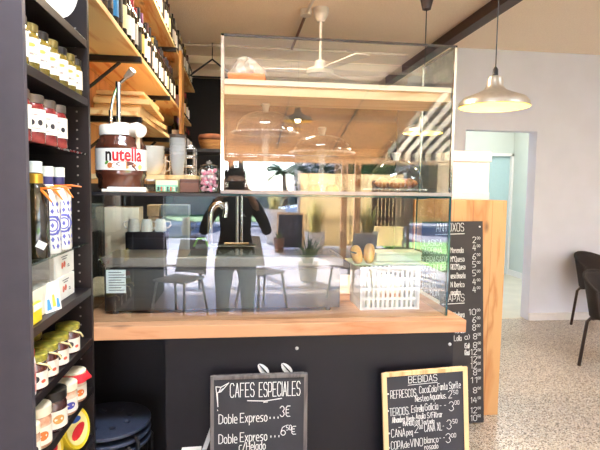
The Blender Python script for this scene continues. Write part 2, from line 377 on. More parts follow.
s = MB().lathe([(0,0),(.012,0),(.012,.006),(0,.006)], 14); s.v = [(-.555+a, -.001-c, .27+b) for a,b,c in s.v]; s.build('glass_button', mat('glass_button', (150,200,205), .2), lc)

# upper display case
zt = 1.467; UX0, UX1 = -.059, .888; UH = 2.078-zt
uc = thing('tall_glass_cabinet', 'tall glass cabinet with silver edges standing on the low display case', 'display case', (0, 2.0, zt))
box('front_pane', UX0+.006, UX1-.006, .002, .009, .014, UH-.004, g_front, uc)
box('side_pane', UX1-.008, UX1-.002, .01, .37, .014, UH-.004, g_side, uc)
box('side_pane', UX0+.002, UX0+.008, .01, .37, .014, UH-.004, g_side, uc)
box('back_pane', UX0+.006, UX1-.006, .364, .37, .014, UH-.004, g_dome, uc)
MB().box(UX0, UX0+.012, 0, .012, .0012, UH).build('edge_post', m_chrome, uc)
MB().box(UX1-.010, UX1, 0, .012, .0012, UH).build('edge_post', m_chrome, uc)
MB().box(UX0, UX0+.008, .362, .372, .0012, UH).build('edge_post', m_chrome, uc)
MB().box(UX1-.008, UX1, .362, .372, .0012, UH).build('edge_post', m_chrome, uc)
mtop = mat('dark_edge', (60, 54, 50), .3, .6, var=.1)
MB().box(UX0, UX1, 0, .008, UH-.008, UH).build('top_edge', mtop, uc)
MB().box(UX1-.008, UX1, .012, .362, UH-.008, UH).build('top_edge', mtop, uc)
MB().box(UX0, UX0+.006, .012, .362, UH-.006, UH).build('top_edge', mtop, uc)
MB().box(UX0, UX1, -.006, .014, .0012, .014).build('bottom_rail', mat('rail_grey',(140,136,138),.35,.9,var=.05), uc)
box('base_plate', UX0+.012, UX1-.01, .016, .362, .004, .012, mat('cabinet_floor', (150, 130, 112), .3, var=.1), uc)
box('shelf_board', UX0+.01, UX1-.012, .02, .27, .386, .438, wood('shelf_tan', (222,188,146), (200,160,116), 'X', ring=8, knots=False), uc, bevel=.002)
MB().box(UX0+.012, UX1-.014, .012, .0195, .425, .444).build('shelf_lip', mat('pale_lip', (234, 212, 176), .4, var=.03), uc)
zs = zt+.438
def cloudy(name, rgb, alpha, rough=.15):
    m, nt, b = base(name); b.inputs['Base Color'].default_value = srgb(*rgb); b.inputs['Alpha'].default_value = alpha; b.inputs['Roughness'].default_value = rough; b.inputs['Specular IOR Level'].default_value = .9
    return m
m_cloud = cloudy('thick_glass', (250,242,230), .24); m_film = cloudy('cellophane', (226,206,184), .42, .25); m_knob = cloudy('clear_knob', (250,242,230), .5)
# bag on that shelf
bt = thing('orange_tray', 'orange tray holding a clear wrapped snack on top of the glass cabinet shelf', 'tray', (.042, 2.11, zs))
m_orange = mat('orange_card', (236, 118, 44), .5, var=.08)
MB().prism([(-.075,-.06),(.07,-.075),(.085,.06),(-.07,.07)], .001, .038).build('tray_body', m_orange, bt, bevel=.004)
mb = MB()
def lump(u, v):
    a = u*2*PI; t = v*PI/2; r = .066*(1+.16*sin(5*a+3*v)+.1*sin(9*a+7*v)) * cos(t)
    return (r*cos(a)*1.05, r*sin(a)*.8, .038+.066*sin(t)*(1+.14*sin(4*a)+.08*sin(11*a)))
mb.grid(lump, 26, 8); mb.build('wrapper', m_film, bt, smooth=True)
for k in range(9):
    a = k*2.4; mb = MB(); mb.lathe([(0,-.012),(.012,-.008),(.016,0),(.012,.008),(0,.012)], 8, (.032*cos(a)*(k/9+.3), .028*sin(a)*(k/9+.3), .046+.008*(k % 3)))
    mb.build('snack_piece', mat('snack', (226,206,178), .7, var=.1), bt, smooth=True)

# ------------------------------------------------------------------ cake stands
def cake_dome(label, x, y, z0, zr, rd, hd, foot):
    t = thing('cake_stand', label, 'cake stand', (x, y, z0), 0, 'glass cake stands in the tall cabinet')
    if foot:
        MB().lathe([(.05,0),(.046,.008),(.016,.014),(.009,.03),(.016,.045),(.009,.06),(.015,(zr-z0)*.5),(.009,(zr-z0)*.62),(.019,(zr-z0)*.75),(.01,(zr-z0)*.86),(.024,zr-z0-.004)], 20).build('stem', m_cloud, t, smooth=True)
    mb = MB(); h = zr-z0
    mb.lathe([(0,h-.003),(rd+.012,h),(rd+.012,h+.005),(0,h+.004)], 36); mb.build('plate', g_dome, t, smooth=True)
    mb = MB()
    for k in range(44):
        a = 2*PI*k/44; mb.lathe([(0,-.005),(.006,-.003),(.0075,0),(.006,.003),(0,.005)], 6, ((rd+.014)*cos(a), (rd+.014)*sin(a), h+.002))
    mb.build('beaded_rim', m_cloud, t, smooth=True)
    pr = [(rd*cos(q*PI/2/9)**.75 if q < 9 else .012, h+.006+hd*sin(q*PI/2/9)) for q in range(10)]
    d = MB().lathe(pr, 36, cap=False).build('dome', g_dome, t, smooth=True)
    MB().lathe([(.012,h+hd+.004),(.013,h+hd+.014),(.02,h+hd+.034),(.017,h+hd+.04),(0,h+hd+.04)], 16).build('knob', m_knob, d, smooth=True)
    return t
cake_dome('glass domed cake stand on a tall stem, the highest one at the left', .125, 2.19, 1.48, 1.722, .128, .088, True)
cake_dome('glass domed cake stand on a medium stem in the middle of the cabinet', .37, 2.185, 1.48, 1.645, .125, .072, True)
cake_dome('low glass cake dome covering croissants at the right of the cabinet', .705, 2.19, 1.4795, 1.49, .122, .125, False)
m_crust = mat('crust', (196, 124, 62), .5, rgb2=(146, 78, 36), scale=40)
def croissant(x, y, z, ang, L, label, grp=None, r=.024):
    t = MB(); pts = []; rs = []
    for k in range(25):
        u = k/24*2-1; a = u*1.25; pts.append((L*sin(a)*.75, -L*(cos(a)-1)*.7, r*.95)); rs.append(max(.004, r*(1-abs(u)**2.2)*(1-.13*abs(sin(k*PI/4)))))
    t.tube(pts, rs, 12); o = t.build('croissant', m_crust, None, smooth=True); o.location = (x, y, z); o.rotation_euler = (0,0,ang)
    return tag(o, label, 'croissant', grp)
for i, (dx, dy, a) in enumerate(((-.06,-.02,.4),(.0,-.045,0),(.055,-.02,-.5),(.01,.035,2.6))):
    croissant(.705+dx, 2.19+dy, 1.4965, a, .05, 'golden croissant under the low glass dome, '+('at its left', 'at the front', 'at its right', 'behind the others')[i], 'croissants under the dome')
for i, (px, w_) in enumerate(((314, .028), (332, .03))):
    p = at(px, 189, 2.1); r = MB()
    def bun(u, v, w_=w_):
        a = u*2*PI; t = v*PI/2; q = cos(t)**.6
        return (w_*q*cos(a)*(1+.05*sin(6*a)), w_*.8*q*sin(a), .033*sin(t))
    r.grid(bun, 20, 8); o = r.build('brioche_bun', mat('bun_crust', (176, 92, 44), .35, rgb2=(206, 134, 62), scale=26), None, smooth=True); o.location = (p.x, 2.1, 1.4795)
    tag(o, ('glossy brown bun in the tall cabinet, the left one of the two', 'glossy brown bun in the tall cabinet, the right one of the two')[i], 'bun', 'buns in the tall cabinet')

# ------------------------------------------------------------------ inside the low case
Z0 = .9645
un = thing('topping_chiller', 'low stainless steel chiller unit inside the left of the glass display', 'chiller', (0, 2.12, Z0))
box('body', -.53, .45, 0, .25, .014, .185, m_steel, un, bevel=.003)
box('black_gap', -.525, .445, .004, .246, .185, .196, m_blackpl, un)
box('top_rim', -.54, .46, -.01, .255, .196, .236, mat('rim_steel', (140,138,132), .38, 1, var=.06), un, bevel=.004)
for x in (-.49, .40):
    for y in (.02, .22): MB().lathe([(.012,0),(.012,.014)], 12, (x, y, 0)).build('foot', m_blackpl, un)
box('lid_pane', -.2, .44, .03, .25, .2365, .24, g_shelf, un)
MB().tube([(-.545,-.005,.24),(-.54,-.02,.225),(-.525,-.022,.205)], .006, 8).build('latch', m_chrome, un, smooth=True)
nb = thing('paper_notice', 'white sheet of small print taped to the steel chiller', 'paper', (0, 2.1185, 0))
a, b = at(106, 270, 2.118), at(126, 293, 2.118)
box('sheet', a.x, b.x, -.0012, 0, b.z, a.z, mat('note_paper', (226,240,244), .7, var=.03), nb)
mb = MB()
for k in range(8):
    z = a.z-.012-k*.0105; mb.box(a.x+.01, a.x+.01+(.05+.012*((k*7) % 3)), -.0018, -.0013, z, z+.0035)
mb.build('small_print', mat('print_grey', (110,120,130), .7), nb)

cr_ = thing('slotted_crate', 'white slotted plastic crate at the right end of the display', 'crate', (0, 2.12, Z0))
ca, cb = at(361, 268, 2.12), at(419, 314, 2.12); x0, x1, zc = ca.x, cb.x, ca.z-Z0
def slotted(name, u0, u1, z0, z1, tf, rows, cols, m, parent):
    b = MB(); W = u1-u0; Hh = z1-z0; mg = .016
    us = [u0+mg+(W-2*mg)*k/cols for k in range(cols+1)]; g = .0052
    def bx(a, c, d, e):
        vs = [tf(a,0,d), tf(c,0,d), tf(c,.004,d), tf(a,.004,d), tf(a,0,e), tf(c,0,e), tf(c,.004,e), tf(a,.004,e)]
        b.add(vs, [(3,2,1,0),(4,5,6,7),(0,1,5,4),(1,2,6,5),(2,3,7,6),(3,0,4,7)])
    bx(u0, u0+mg, z0, z1); bx(u1-mg, u1, z0, z1)
    bh = .011; zs_ = [z0+(Hh-bh)*k/rows for k in range(rows+1)]
    for z in zs_: bx(u0+mg, u1-mg, z, z+bh)
    for r in range(rows):
        for k in range(cols+1): bx(us[k]-g, us[k]+g, zs_[r]+bh, zs_[r+1])
    return b.build(name, m, parent)
m_crate = mat('crate_white', (246,244,238), .4, var=.02)
slotted('side', x0, x1, 0, zc, lambda u,v,z: (u, v, z), 4, 11, m_crate, cr_)
slotted('side', x0, x1, 0, zc, lambda u,v,z: (u, .2-v, z), 4, 11, m_crate, cr_)
slotted('end', .004, .196, 0, zc, lambda u,v,z: (x0+v, u, z), 4, 11, m_crate, cr_)
slotted('end', .004, .196, 0, zc, lambda u,v,z: (x1-v, u, z), 4, 9, m_crate, cr_)
MB().box(x0+.005, x1-.005, .006, .194, .001, .006).build('bottom', m_crate, cr_)
MB().tube([(x0-.004,-.004,zc),(x1+.004,-.004,zc),(x1+.004,.204,zc),(x0-.004,.204,zc)], .0055, 8, closed=True).build('rim', m_crate, cr_)
tr_ = thing('serving_board', 'pale green serving board laid across the white crate', 'board', (0, 2.12, Z0+zc+.0075))
box('board', x0-.03, x1+.045, .012, .2, 0, .008, mat('green_board', (206, 216, 170), .35, var=.04), tr_, bevel=.003)
box('dark_edge', x0-.03, x1+.045, .006, .0115, 0, .006, mat('green_strip', (96,120,60), .4), tr_)
m_roll = mat('bread_gold', (236, 184, 78), .5, rgb2=(214,150,60), scale=25)
for i, (px, Lr) in enumerate(((356, .045), (368.5, .05))):
    p = at(px, 262, 2.17); b = MB()
    def roll(u, v, Lr=Lr):
        a = u*2*PI; q = v*2-1; r = .0245*max(0, 1-abs(q)**2.8)**.5; return (r*cos(a), r*sin(a), q*Lr)
    b.grid(roll, 18, 14); o = b.build('bread_roll', m_roll, None, smooth=True); o.location = (p.x, 2.162, Z0+zc+.0165+Lr*.83); o.rotation_euler = (-.55, (-.12,.2)[i], 0)
    tag(o, ('golden finger roll leaning on the white box, the left of the pair', 'golden finger roll leaning on the white box, the right of the pair')[i], 'bread roll', 'finger rolls on the green board')
bk = thing('sandwich_box', 'flat white box lying at the back of the green board', 'box', (.74, 2.245, Z0+zc+.0165))
box('box_body', -.11, .1, -.05, .06, 0, .03, mat('green_white', (214,222,196), .5, var=.03), bk, bevel=.003)
box('box_lid', -.112, .102, -.052, .062, .0305, .042, mat('box_lid', (226,230,206), .4), bk, bevel=.003)
gp = thing('tilted_glass_plate', 'dark edged glass plate slanting beside the finger rolls', 'plate', (.475, 2.2, 1.225)); 
pl = MB().box(-.05, .05, -.06, .06, -.003, .003).build('plate', g_shelf, gp); pl.rotation_euler = (0, .25, 0)
pe = MB().box(-.05, .05, -.063, -.0602, -.003, .003).build('plate_edge', g_edge, pl)

# ================================================================== CHALKBOARDS
def text_part(parent, items, y, name='chalk_writing', m=m_chalk):
    for it in items:
        b = MB(); it(b)
        if b.v: b.build(name, m, parent, weld=False)
T = lambda s, x, z, h, **k: (lambda b: stroke_text(b, s, x, z, h, **k))
Ln = lambda pts, w, y: (lambda b: ribbon(b, [Vector((p[0],0,p[1])) for p in pts], w, y))
# coffee board
p0, p1 = at(210.5, 374.5, 1.92), at(307, 373.5, 1.92); Wd = p1.x-p0.x; Ht = p0.z
b1 = thing('coffee_chalkboard', 'grey framed chalkboard listing special coffees, leaning on the counter front', 'chalkboard', (p0.x, 1.868, 0))
b1.rotation_euler = (-math.radians(2.2), 0, 0)
box('slate', .01, Wd-.01, .004, .014, .012, Ht-.012, m_slate, b1)
mf1 = wood('weathered_frame', (112,106,104), (84,78,78), 'Z', ring=14, knots=False)
fr = MB().box(0, .014, 0, .018, 0, Ht).box(Wd-.014, Wd, 0, .018, 0, Ht).box(.014, Wd-.014, 0, .018, Ht-.014, Ht).box(.014, Wd-.014, 0, .018, 0, .014)
fr.build('frame', mf1, b1, bevel=.002)
yy = .0035; u = Wd/96.5      # u: the width of one pixel of the photograph on the board
zz = lambda py: Ht-(py-373.5)*u
xx = lambda px: (px-210.5)*u
wl = .78*u
def T1(t, a, b, y, h, wk=1): return T(t, xx(a), zz(y), h*u, W=(b-a)*u, w=wl*wk, y=yy)
text_part(b1, [T1('CAFES', 230, 253.5, 395, 13.8), T1('ESPECIALES', 258.5, 299.5, 395.5, 14.2),
    Ln([(xx(247),zz(399)),(xx(264),zz(400)),(xx(281),zz(398))], wl*1.2, yy), Ln([(xx(263),zz(401.2)),(xx(267),zz(401))], wl, yy),
    Ln([(xx(216),zz(384)),(xx(221),zz(384.5)),(xx(228.5),zz(380.5)),(xx(221),zz(389)),(xx(217.5),zz(390)),(xx(218),zz(404)),(xx(216),zz(384))], wl, yy), Ln([(xx(221),zz(384.5)),(xx(219),zz(389)),(xx(223),zz(386))], wl*.8, yy), Ln([(xx(217.6),zz(407)),(xx(217.9),zz(408))], wl, yy),
    T1('Doble', 219, 236.8, 421, 9), T1('Expreso', 240, 266.5, 420.5, 9), T1('...', 269.5, 277.5, 418, 8, 1.3), T1('3€', 279.5, 289.5, 416.5, 10.5),
    T1('Doble', 219, 236.8, 441, 9), T1('Expreso', 240, 266.5, 440, 9), T1('...', 270.5, 278.5, 437, 8, 1.3), T1('6', 280.5, 285, 435.5, 9.5), T1('50', 286, 291, 430.5, 5, .8), T1('€', 291.5, 295.5, 435, 8),
    T1('c/Helado', 239, 265, 449, 8), T1('Doble', 219, 236.8, 470, 9), T1('Expreso', 240, 266.5, 470, 9)], yy)
# drinks board
p0, p1 = at(380.8, 372, 1.92), at(467, 365, 1.92)
Wd = (p1-p0).length*.982; ang = math.atan2(p1.z-p0.z, p1.x-p0.x); Ht = .80
b2 = thing('drinks_chalkboard', 'pine framed chalkboard listing drinks, leaning on the counter front', 'chalkboard', (p0.x-.005+.80*sin(ang), 1.862, p0.z-.80*cos(ang)+.004))
b2.rotation_euler = (-math.radians(2.0), -ang, 0)
box('slate', .01, Wd-.01, .004, .014, .012, Ht-.012, m_slate, b2)
mf2 = wood('light_frame', (236,202,150), (206,158,104), 'Z', ring=12, knots=False)
MB().box(0, .02, 0, .013, 0, Ht).box(Wd-.02, Wd, 0, .013, 0, Ht).box(.02, Wd-.02, 0, .013, Ht-.016, Ht).box(.02, Wd-.02, 0, .013, 0, .016).build('frame', mf2, b2, bevel=.002)
u = Wd/86.0
def B2(px, py):   # a point of the photograph, undone by the board's slight tilt
    dx, dy = px-381, py-371.5; return ((dx*cos(ang)-dy*sin(ang))*u, Ht-(dy*cos(ang)+dx*sin(ang))*u)
def T2(t, a, b, y, h, wk=1): x, z = B2(a, y); return T(t, x, z, h*u, W=(b-a)*u, w=wl2*wk, y=yy)
def L2(a, b, w): return Ln([B2(*a), B2(*b)], w, yy)
wl2 = .47*u
text_part(b2, [T2('BEBIDAS', 408, 436.5, 381.6, 6.4, 1.1), L2((407.5,383.6),(437,381.8), wl2),
    T2('*', 387.3, 388.6, 394, 6), T2('REFRESCOS.', 390.5, 416.5, 396, 7.6), T2('CocaCola,', 419, 436, 391.8, 6.6), T2('Fanta,', 437.5, 447, 389.6, 6.6), T2('Sprite', 449, 460.5, 388.6, 6.6), T2('Nestea,', 415, 428, 400, 5.8), T2('Aquarius.', 429.5, 446, 398.6, 5.8), T2('2', 448.5, 452, 397.8, 7.4), T2('50', 453.5, 458, 394.2, 4, .8),
    T2('*', 387.5, 388.8, 410.5, 6), T2('TERCIOS.', 390, 409, 413, 7.4), T2('Estrella', 411.5, 423.5, 410.4, 6.6), T2('Galicia', 425, 438, 409, 6.6), T2('- -', 440, 446, 408, 6), T2('3', 449.5, 454, 410.5, 9), T2('00', 455, 459.5, 404.5, 4, .8),
    T2('Alhambra Verde,', 392.5, 414.5, 419.8, 5.4), T2('Aguila S/Filtrar', 416, 442.5, 417.2, 5.4), T2("MAHOU 0'0 Tostada", 403.5, 434.5, 423.4, 4.2),
    T2('*', 389, 390.3, 432.5, 6), T2('CAÑA', 392, 405.5, 434, 7.8), T2('peq', 407, 413, 432.6, 5.8), T2('2', 415, 418.5, 430.5, 7.4), T2('00', 419.5, 423, 427, 3.8, .8), T2('CAÑA XL-', 425, 444.5, 430, 7.8), T2('3', 447.5, 452, 428.5, 9), T2('50', 453.5, 458, 423, 4, .8),
    T2('*', 389, 390.3, 446.5, 6), T2('COPA', 392, 404, 446, 7.8), T2('de', 405, 410, 444.6, 6), T2('VINO', 411, 423.5, 444.4, 7.8), T2('blanco', 425, 439, 441.5, 6), T2('- -', 440.5, 445.5, 440, 6), T2('3', 447, 451.5, 442, 9), T2('00', 452.5, 457, 437, 4, .8),
    T2('rosado', 425.5, 439, 447.6, 5), T2('tinto', 426, 436, 453.4, 5)], yy)
# the tall menu on the pine cabinet
pa, pb = at(452, 200, 3.07), at(507.5, 200.5, 3.07)
pc = thing('pine_cabinet', 'tall upright pine board partition at the right end of the counter', 'partition', (1.12, 3.07, 0))
PW = pb.x-1.12; PH = 1.428
box('board_face', 0, PW, 0, .03, .0, PH, m_pinez, pc, bevel=.003)
box('carcass', .24, PW-.02, .031, .36, .0, PH-.03, m_pinez, pc)
box('top_board', .22, PW, .031, .38, PH-.0295, PH, m_pine, pc, bevel=.003)
p0, p1, p2 = at(482.5, 222, 3.05), at(484, 428, 2.93), at(478, 310, 2.98)
bt_, tp_ = Vector((p1.x, 2.93, 0.0)), Vector((p0.x, 3.05, p0.z))
MW = .40
b3 = thing('tapas_menu_board', 'tall narrow black menu board with chalk prices leaning on the pine partition', 'chalkboard', (tp_.x-MW, 2.955, 0.0))
tilt = math.atan2(3.046-2.955, p0.z); b3.rotation_euler = (-tilt, -.014, 0); b3.location.x += .018; MH = p0.z/cos(tilt)
box('slate', 0, MW, 0, .012, .004, MH, mat('menu_black', (46,42,42), .7, var=.1, scale=9), b3, bevel=.001)
u = 1.578/505.27*3.05/1.578*1.06     # one pixel at that depth, about
def mz(py): return MH-(py-222)*MH/208
def mx_(px, py): return MW-(482.5-px-(py-222)*(-.006))*u
def T3(t, a, b, y, h, wk=1): return T(t, mx_(a,y), mz(y), h*u, w=.46*u*wk, W=(b-a)*u, y=-.001)
def L3(a, b, y): return Ln([(mx_(a,y),mz(y)),(mx_(b,y),mz(y-.6))], .7*u, -.001)
it = [T3('ANTOXOS', 434, 462.5, 232, 8), L3(433, 463, 235.2)]
rows = [(245,'CLASICA','',0,'2'),(253,'SARDINA','Merenda',462,'4'),(262,'SOBRASADA',"MºQueso",463,'6'),(270,'JAMON IBE','RICOºQueso',464,'5'),(279,'QUESO','ueso Braseta',464,'5'),(288,'JAMON','N Iberico',463,'4'),(296,'SALMON','ongaliza',459,'4'),
        (319,'XANXULLO','O Mayhora',463,'10'),(327,'LOMO JAM','AºHuevo',462,'6'),(335,'ZORZA CAR','S (tiras)',464,'8'),(343,'','y Lolla',460,'')]
for y, a, b, e, pr in rows:
    it += [T3(a, 418, 418+3.1*len(a), y+1.5, 6)]
    if b: it += [T3(b, 449, e, y+1, 5.2)]
    if pr: it += [T3(pr, 471.8 if len(pr) == 1 else 468, 475, y-1, 5.8), T3('00', 476.3, 479.6, y-4.5, 2.4, .6)]
it += [T3('TAPAS', 442, 463, 303.6, 7), L3(440, 463, 306.2)]
for y, a, pr in ((343,'a)','8'),(352,'(Sal)','8'),(359,'(Raa)','12'),(366.5,'','12'),(373,'','12'),(380,'','8'),(388,'','11'),(398.5,'','8'),(408.5,'','14'),(419,'','12'),(427,'','10')):
    if a: it += [T3(a, 463.5, 468.5, y, 5)]
    it += [T3(pr, 472.6 if len(pr) == 1 else 470, 476.2, y, 5.6), T3('00', 477.2, 480.2, y-3.6, 2.4, .6)]
for y in (396, 404, 416, 424): it.append(L3(464.5, 467, y))
text_part(b3, it, 0)
s = MB().lathe([(0,0),(.006,0),(.006,.003),(0,.003)], 10); s.v = [(MW-.022+a, -.0005-c, MH-.035+b) for a,b,c in s.v]; s.build('screw', m_white, b3)
# cream box on the partition
pz = thing('cream_bin', 'cream lidded box standing on top of the pine partition', 'box', (1.51, 3.27, PH))
m_cb = mat('cream_bin', (244, 226, 216), .55, var=.02)
box('box_body', -.125, .125, -.15, .1, .001, .245, m_cb, pz, bevel=.006)
box('lid', -.132, .135, -.158, .108, .246, .312, m_cb, pz, bevel=.006)
box('base_band', -.129, .129, -.154, .104, .001, .05, m_cb, pz, bevel=.004)
box('latch', .126, .132, -.05, -.02, .12, .16, m_blackpl, pz)

# ================================================================== BOOKCASE
BX, BY0, BY1 = -.52, 1.345, 1.92
bc = thing('dark_bookcase', 'dark brown bookcase with jars on its shelves at the left of the photo', 'bookcase', (0,0,0))
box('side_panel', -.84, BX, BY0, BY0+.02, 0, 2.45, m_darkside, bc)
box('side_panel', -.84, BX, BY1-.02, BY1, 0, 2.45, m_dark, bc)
box('back_panel', -.84, -.828, BY0+.02, BY1-.02, 0, 2.45, m_dark, bc)
SH = [(2.0,'w'),(1.798,'w'),(1.606,'g'),(1.288,'g'),(1.12,'w'),(.933,'w'),(.75,'w'),(.565,'w'),(.1,'w'),(2.41,'w')]
for z, k in SH:
    if k == 'w': box('shelf', -.828, BX-.002, BY0+.02, BY1-.02, z-.026, z, m_dark, bc, bevel=.001)
    else: box('glass_shelf', -.828, BX-.006, BY0+.02, BY1-.02, z-.006, z, g_shelf, bc)
mb = MB()
for k in range(34):
    for x in (-.56,): mb.lathe([(0,0),(.0028,0)], 6, (0,0,0))
pins = MB()
for k in range(46):
    z = .6+k*.032
    n = len(pins.v); pins.add([(x, BY1-.0205, z+y) for x, y in ((-.563,-.003),(-.557,-.003),(-.557,.003),(-.563,.003))], [(0,1,2,3)])
pins.build('pin_holes', mat('pin_grey', (150,140,136), .5), bc)

def arc_label(r, z0, z1, a0, a1, n=14): return MB().lathe([(r, z0), (r, z1)], n, a0=a0, a1=a1)
FACE = math.radians(-50)
def jar(name, label, loc, r, h, mbody, mlid, mlab=None, lab=(.2,.75), lidh=.15, group=None, cat='jar', span=1.1, marks=None, lidr=.92, face=FACE):
    t = thing(name, label, cat, loc, 0, group)
    hb = h*(1-lidh)
    MB().lathe([(0,0),(r*.9,0),(r,r*.12),(r,hb*.82),(r*.88,hb*.95),(r*.8,hb),(0,hb)], 20).build('jar_body', mbody, t, smooth=True)
    MB().lathe([(r*lidr,hb-.004),(r*lidr,h-.002),(r*lidr-.003,h),(0,h)], 20).build('lid', mlid, t, smooth=True)
    if mlab:
        l = arc_label(r+.0008, hb*lab[0], hb*lab[1], face-span, face+span).build('paper_label', mlab, t, smooth=True)
        if marks:
            for (da, dz, sa, sz, m) in marks:
                k = MB()
                def e(u_, v_, da=da, dz=dz, sa=sa, sz=sz):
                    a = u_*2*PI; q = max(v_, .001); return ((r+.0014)*cos(face+da+sa*q*cos(a)), (r+.0014)*sin(face+da+sa*q*cos(a)), hb*(dz+sz*q*sin(a)))
                k.grid(e, 12, 1); k.build('label_mark', m, l)
    return t
ml_dk = mat('dark_lid', (44,38,34), .35, .4)
m_ol = mat('olive_fill', (150,120,40), .2, rgb2=(92,80,26), scale=60, coat=.6)
m_red = mat('berry_fill', (96,16,22), .2, rgb2=(160,60,58), scale=40, coat=.6)
m_lab = mat('label_white', (240,228,210), .6, var=.04)
m_lab2 = mat('label_cream', (244,232,196), .6, var=.06)
m_mk = mat('label_black', (42,36,38), .6)
m_gold = mat('gold_lid', (120,104,56), .3, .5)
for i, y in enumerate((1.40, 1.475, 1.55, 1.63, 1.71, 1.79, 1.86)):
    jar('olive_jar', f'{("tall dark lidded" if i%2==0 else "gold lidded")} jar of green olives, {ORD[i]} from the near end of its shelf', (-.56, y, 1.7985), .031, .125, m_ol, (ml_dk, m_gold)[i % 2], (m_lab, m_lab2)[i % 2], (.2,.8), group='olive jars on the bookcase', marks=[(0,.62,.35,.05,mat('label_gold',(196,160,70),.5)), (.0,.4,.5,.03,mat('label_grey',(150,130,120),.6))])
for i, y in enumerate((1.405, 1.505, 1.60, 1.69)):
    jar('preserve_jar', f'red preserve jar with berry label, {ORD[i]} from the near end of the upper glass shelf', (-.566, y, 1.6065), .037, .135, m_red, mat('jar_lid_brown',(104,92,84),.35,.5), m_lab, (.28,.82), group='red preserve jars', marks=[(-.28,.5,.2,.07,m_mk),(.32,.5,.2,.07,m_mk),(0,.68,.5,.018,mat('label_grey2',(190,160,150),.6)),(0,.36,.4,.014,mat('label_grey2',(0,0,0)))])
# plate on the top shelf
p = at(58, 2, 1.62)
pt = thing('painted_plate', 'white oval plate painted with flowers leaning on the top bookcase shelf', 'plate', (-.556, 1.66, 2.008)); 
pt.rotation_euler = (math.radians(7), 0, math.radians(72))
mb = MB().lathe([(0,0),(.085,0),(.1,.006),(.102,.01),(0,.004)], 32); mb.v = [(a, -c, .1+b*1.02) for a,b,c in mb.v]; pd = mb.build('plate_body', mat('glaze_white', (244,240,228), .15, var=.03, coat=.4), pt, smooth=True)
def petal(cx, cz, L, W, a, m, nm='painted_flower'):
    b = MB(); b.prism(leaf(cx, .1+cz, L, W, a), 0, .0006, lambda v: Vector((v.x, -.0052-v.z, v.y))); b.build(nm, m, pd)
mp_, mr_, mo_, mg_, my_ = mat('paint_pink',(226,130,150),.3), mat('paint_red',(176,60,70),.3), mat('paint_rust',(196,96,50),.3), mat('paint_green',(90,110,70),.3), mat('paint_yellow',(236,206,80),.3)
for a_ in ((-.012,-.012,.026,.016,1.2,mp_),(-.012,-.046,.016,.012,.4,mo_),(.008,-.055,.016,.007,-.5,mo_),(-.02,.02,.014,.01,.3,mr_),(.045,.02,.016,.012,.6,my_),(.05,-.03,.02,.007,1.9,mg_),(.035,-.05,.018,.005,.2,mg_),(-.05,.0,.018,.006,2.2,mg_)): petal(*a_)

# bottles on the glass shelf
def oil_bottle(label, loc, mbody, mcap, h, r, neck, group, kind):
    t = thing('oil_bottle', label, 'bottle', loc, 0, group)
    MB().lathe([(0,0),(r*.95,0),(r,.006),(r,h*.66),(r*.82,h*.74),(neck,h*.8),(neck,h*.9),(0,h*.9)], 20).build('bottle_body', mbody, t, smooth=True)
    MB().lathe([(neck*1.25,h*.885),(neck*1.25,h*.995),(neck*1.15,h),(0,h)], 16).build('cap', mcap, t, smooth=True)
    return t
def ribbon_tie(t, z, r):
    g = MB().lathe([(r,z),(r,z+.006)], 16).build('ribbon', mat('ribbon_red', (206,44,34), .5), t, smooth=True)
    MB().lathe([(r+.0003,z+.002),(r+.0003,z+.0045)], 16).build('ribbon_stripe', mat('ribbon_yellow', (240,196,40), .5), g)
    for dx, dz in ((.035,-.035),(.06,.0)):
        MB().tube([(r*.7,-r*.7,z+.003),(r*.7+dx*.5,-r*.7-.008,z+.004+dz*.4),(r*.7+dx,-r*.7-.004,z+dz)], [.003,.004,.002], 6).build('ribbon_tail', mat('ribbon_orange', (226,120,36), .5), g)
zb = 1.2885
ob = oil_bottle('dark green oil bottle with gold neck and striped ribbon on the glass shelf', (-.558,1.50,zb), mat('dark_oil', (34,28,14), .12, coat=.8), m_white, .27, .036, .016, None, 0)
MB().lathe([(.0185,.205),(.0215,.207),(.0215,.235),(.0185,.237)], 16).build('gold_collar', mat('gold_foil', (206,160,60), .3, .7), ob, smooth=True); ribbon_tie(ob, .192, .024)
tg = MB().box(-.012,.012,-.0015,.0,0,.02).build('neck_tag', m_paper, ob); tg.location = (.02,-.032,.03); tg.rotation_euler = (0,.5,.3)
m_cer = mat('ceramic_white', (240,234,222), .25, var=.02, coat=.5); m_blu = mat('ceramic_blue', (92,92,170), .3)
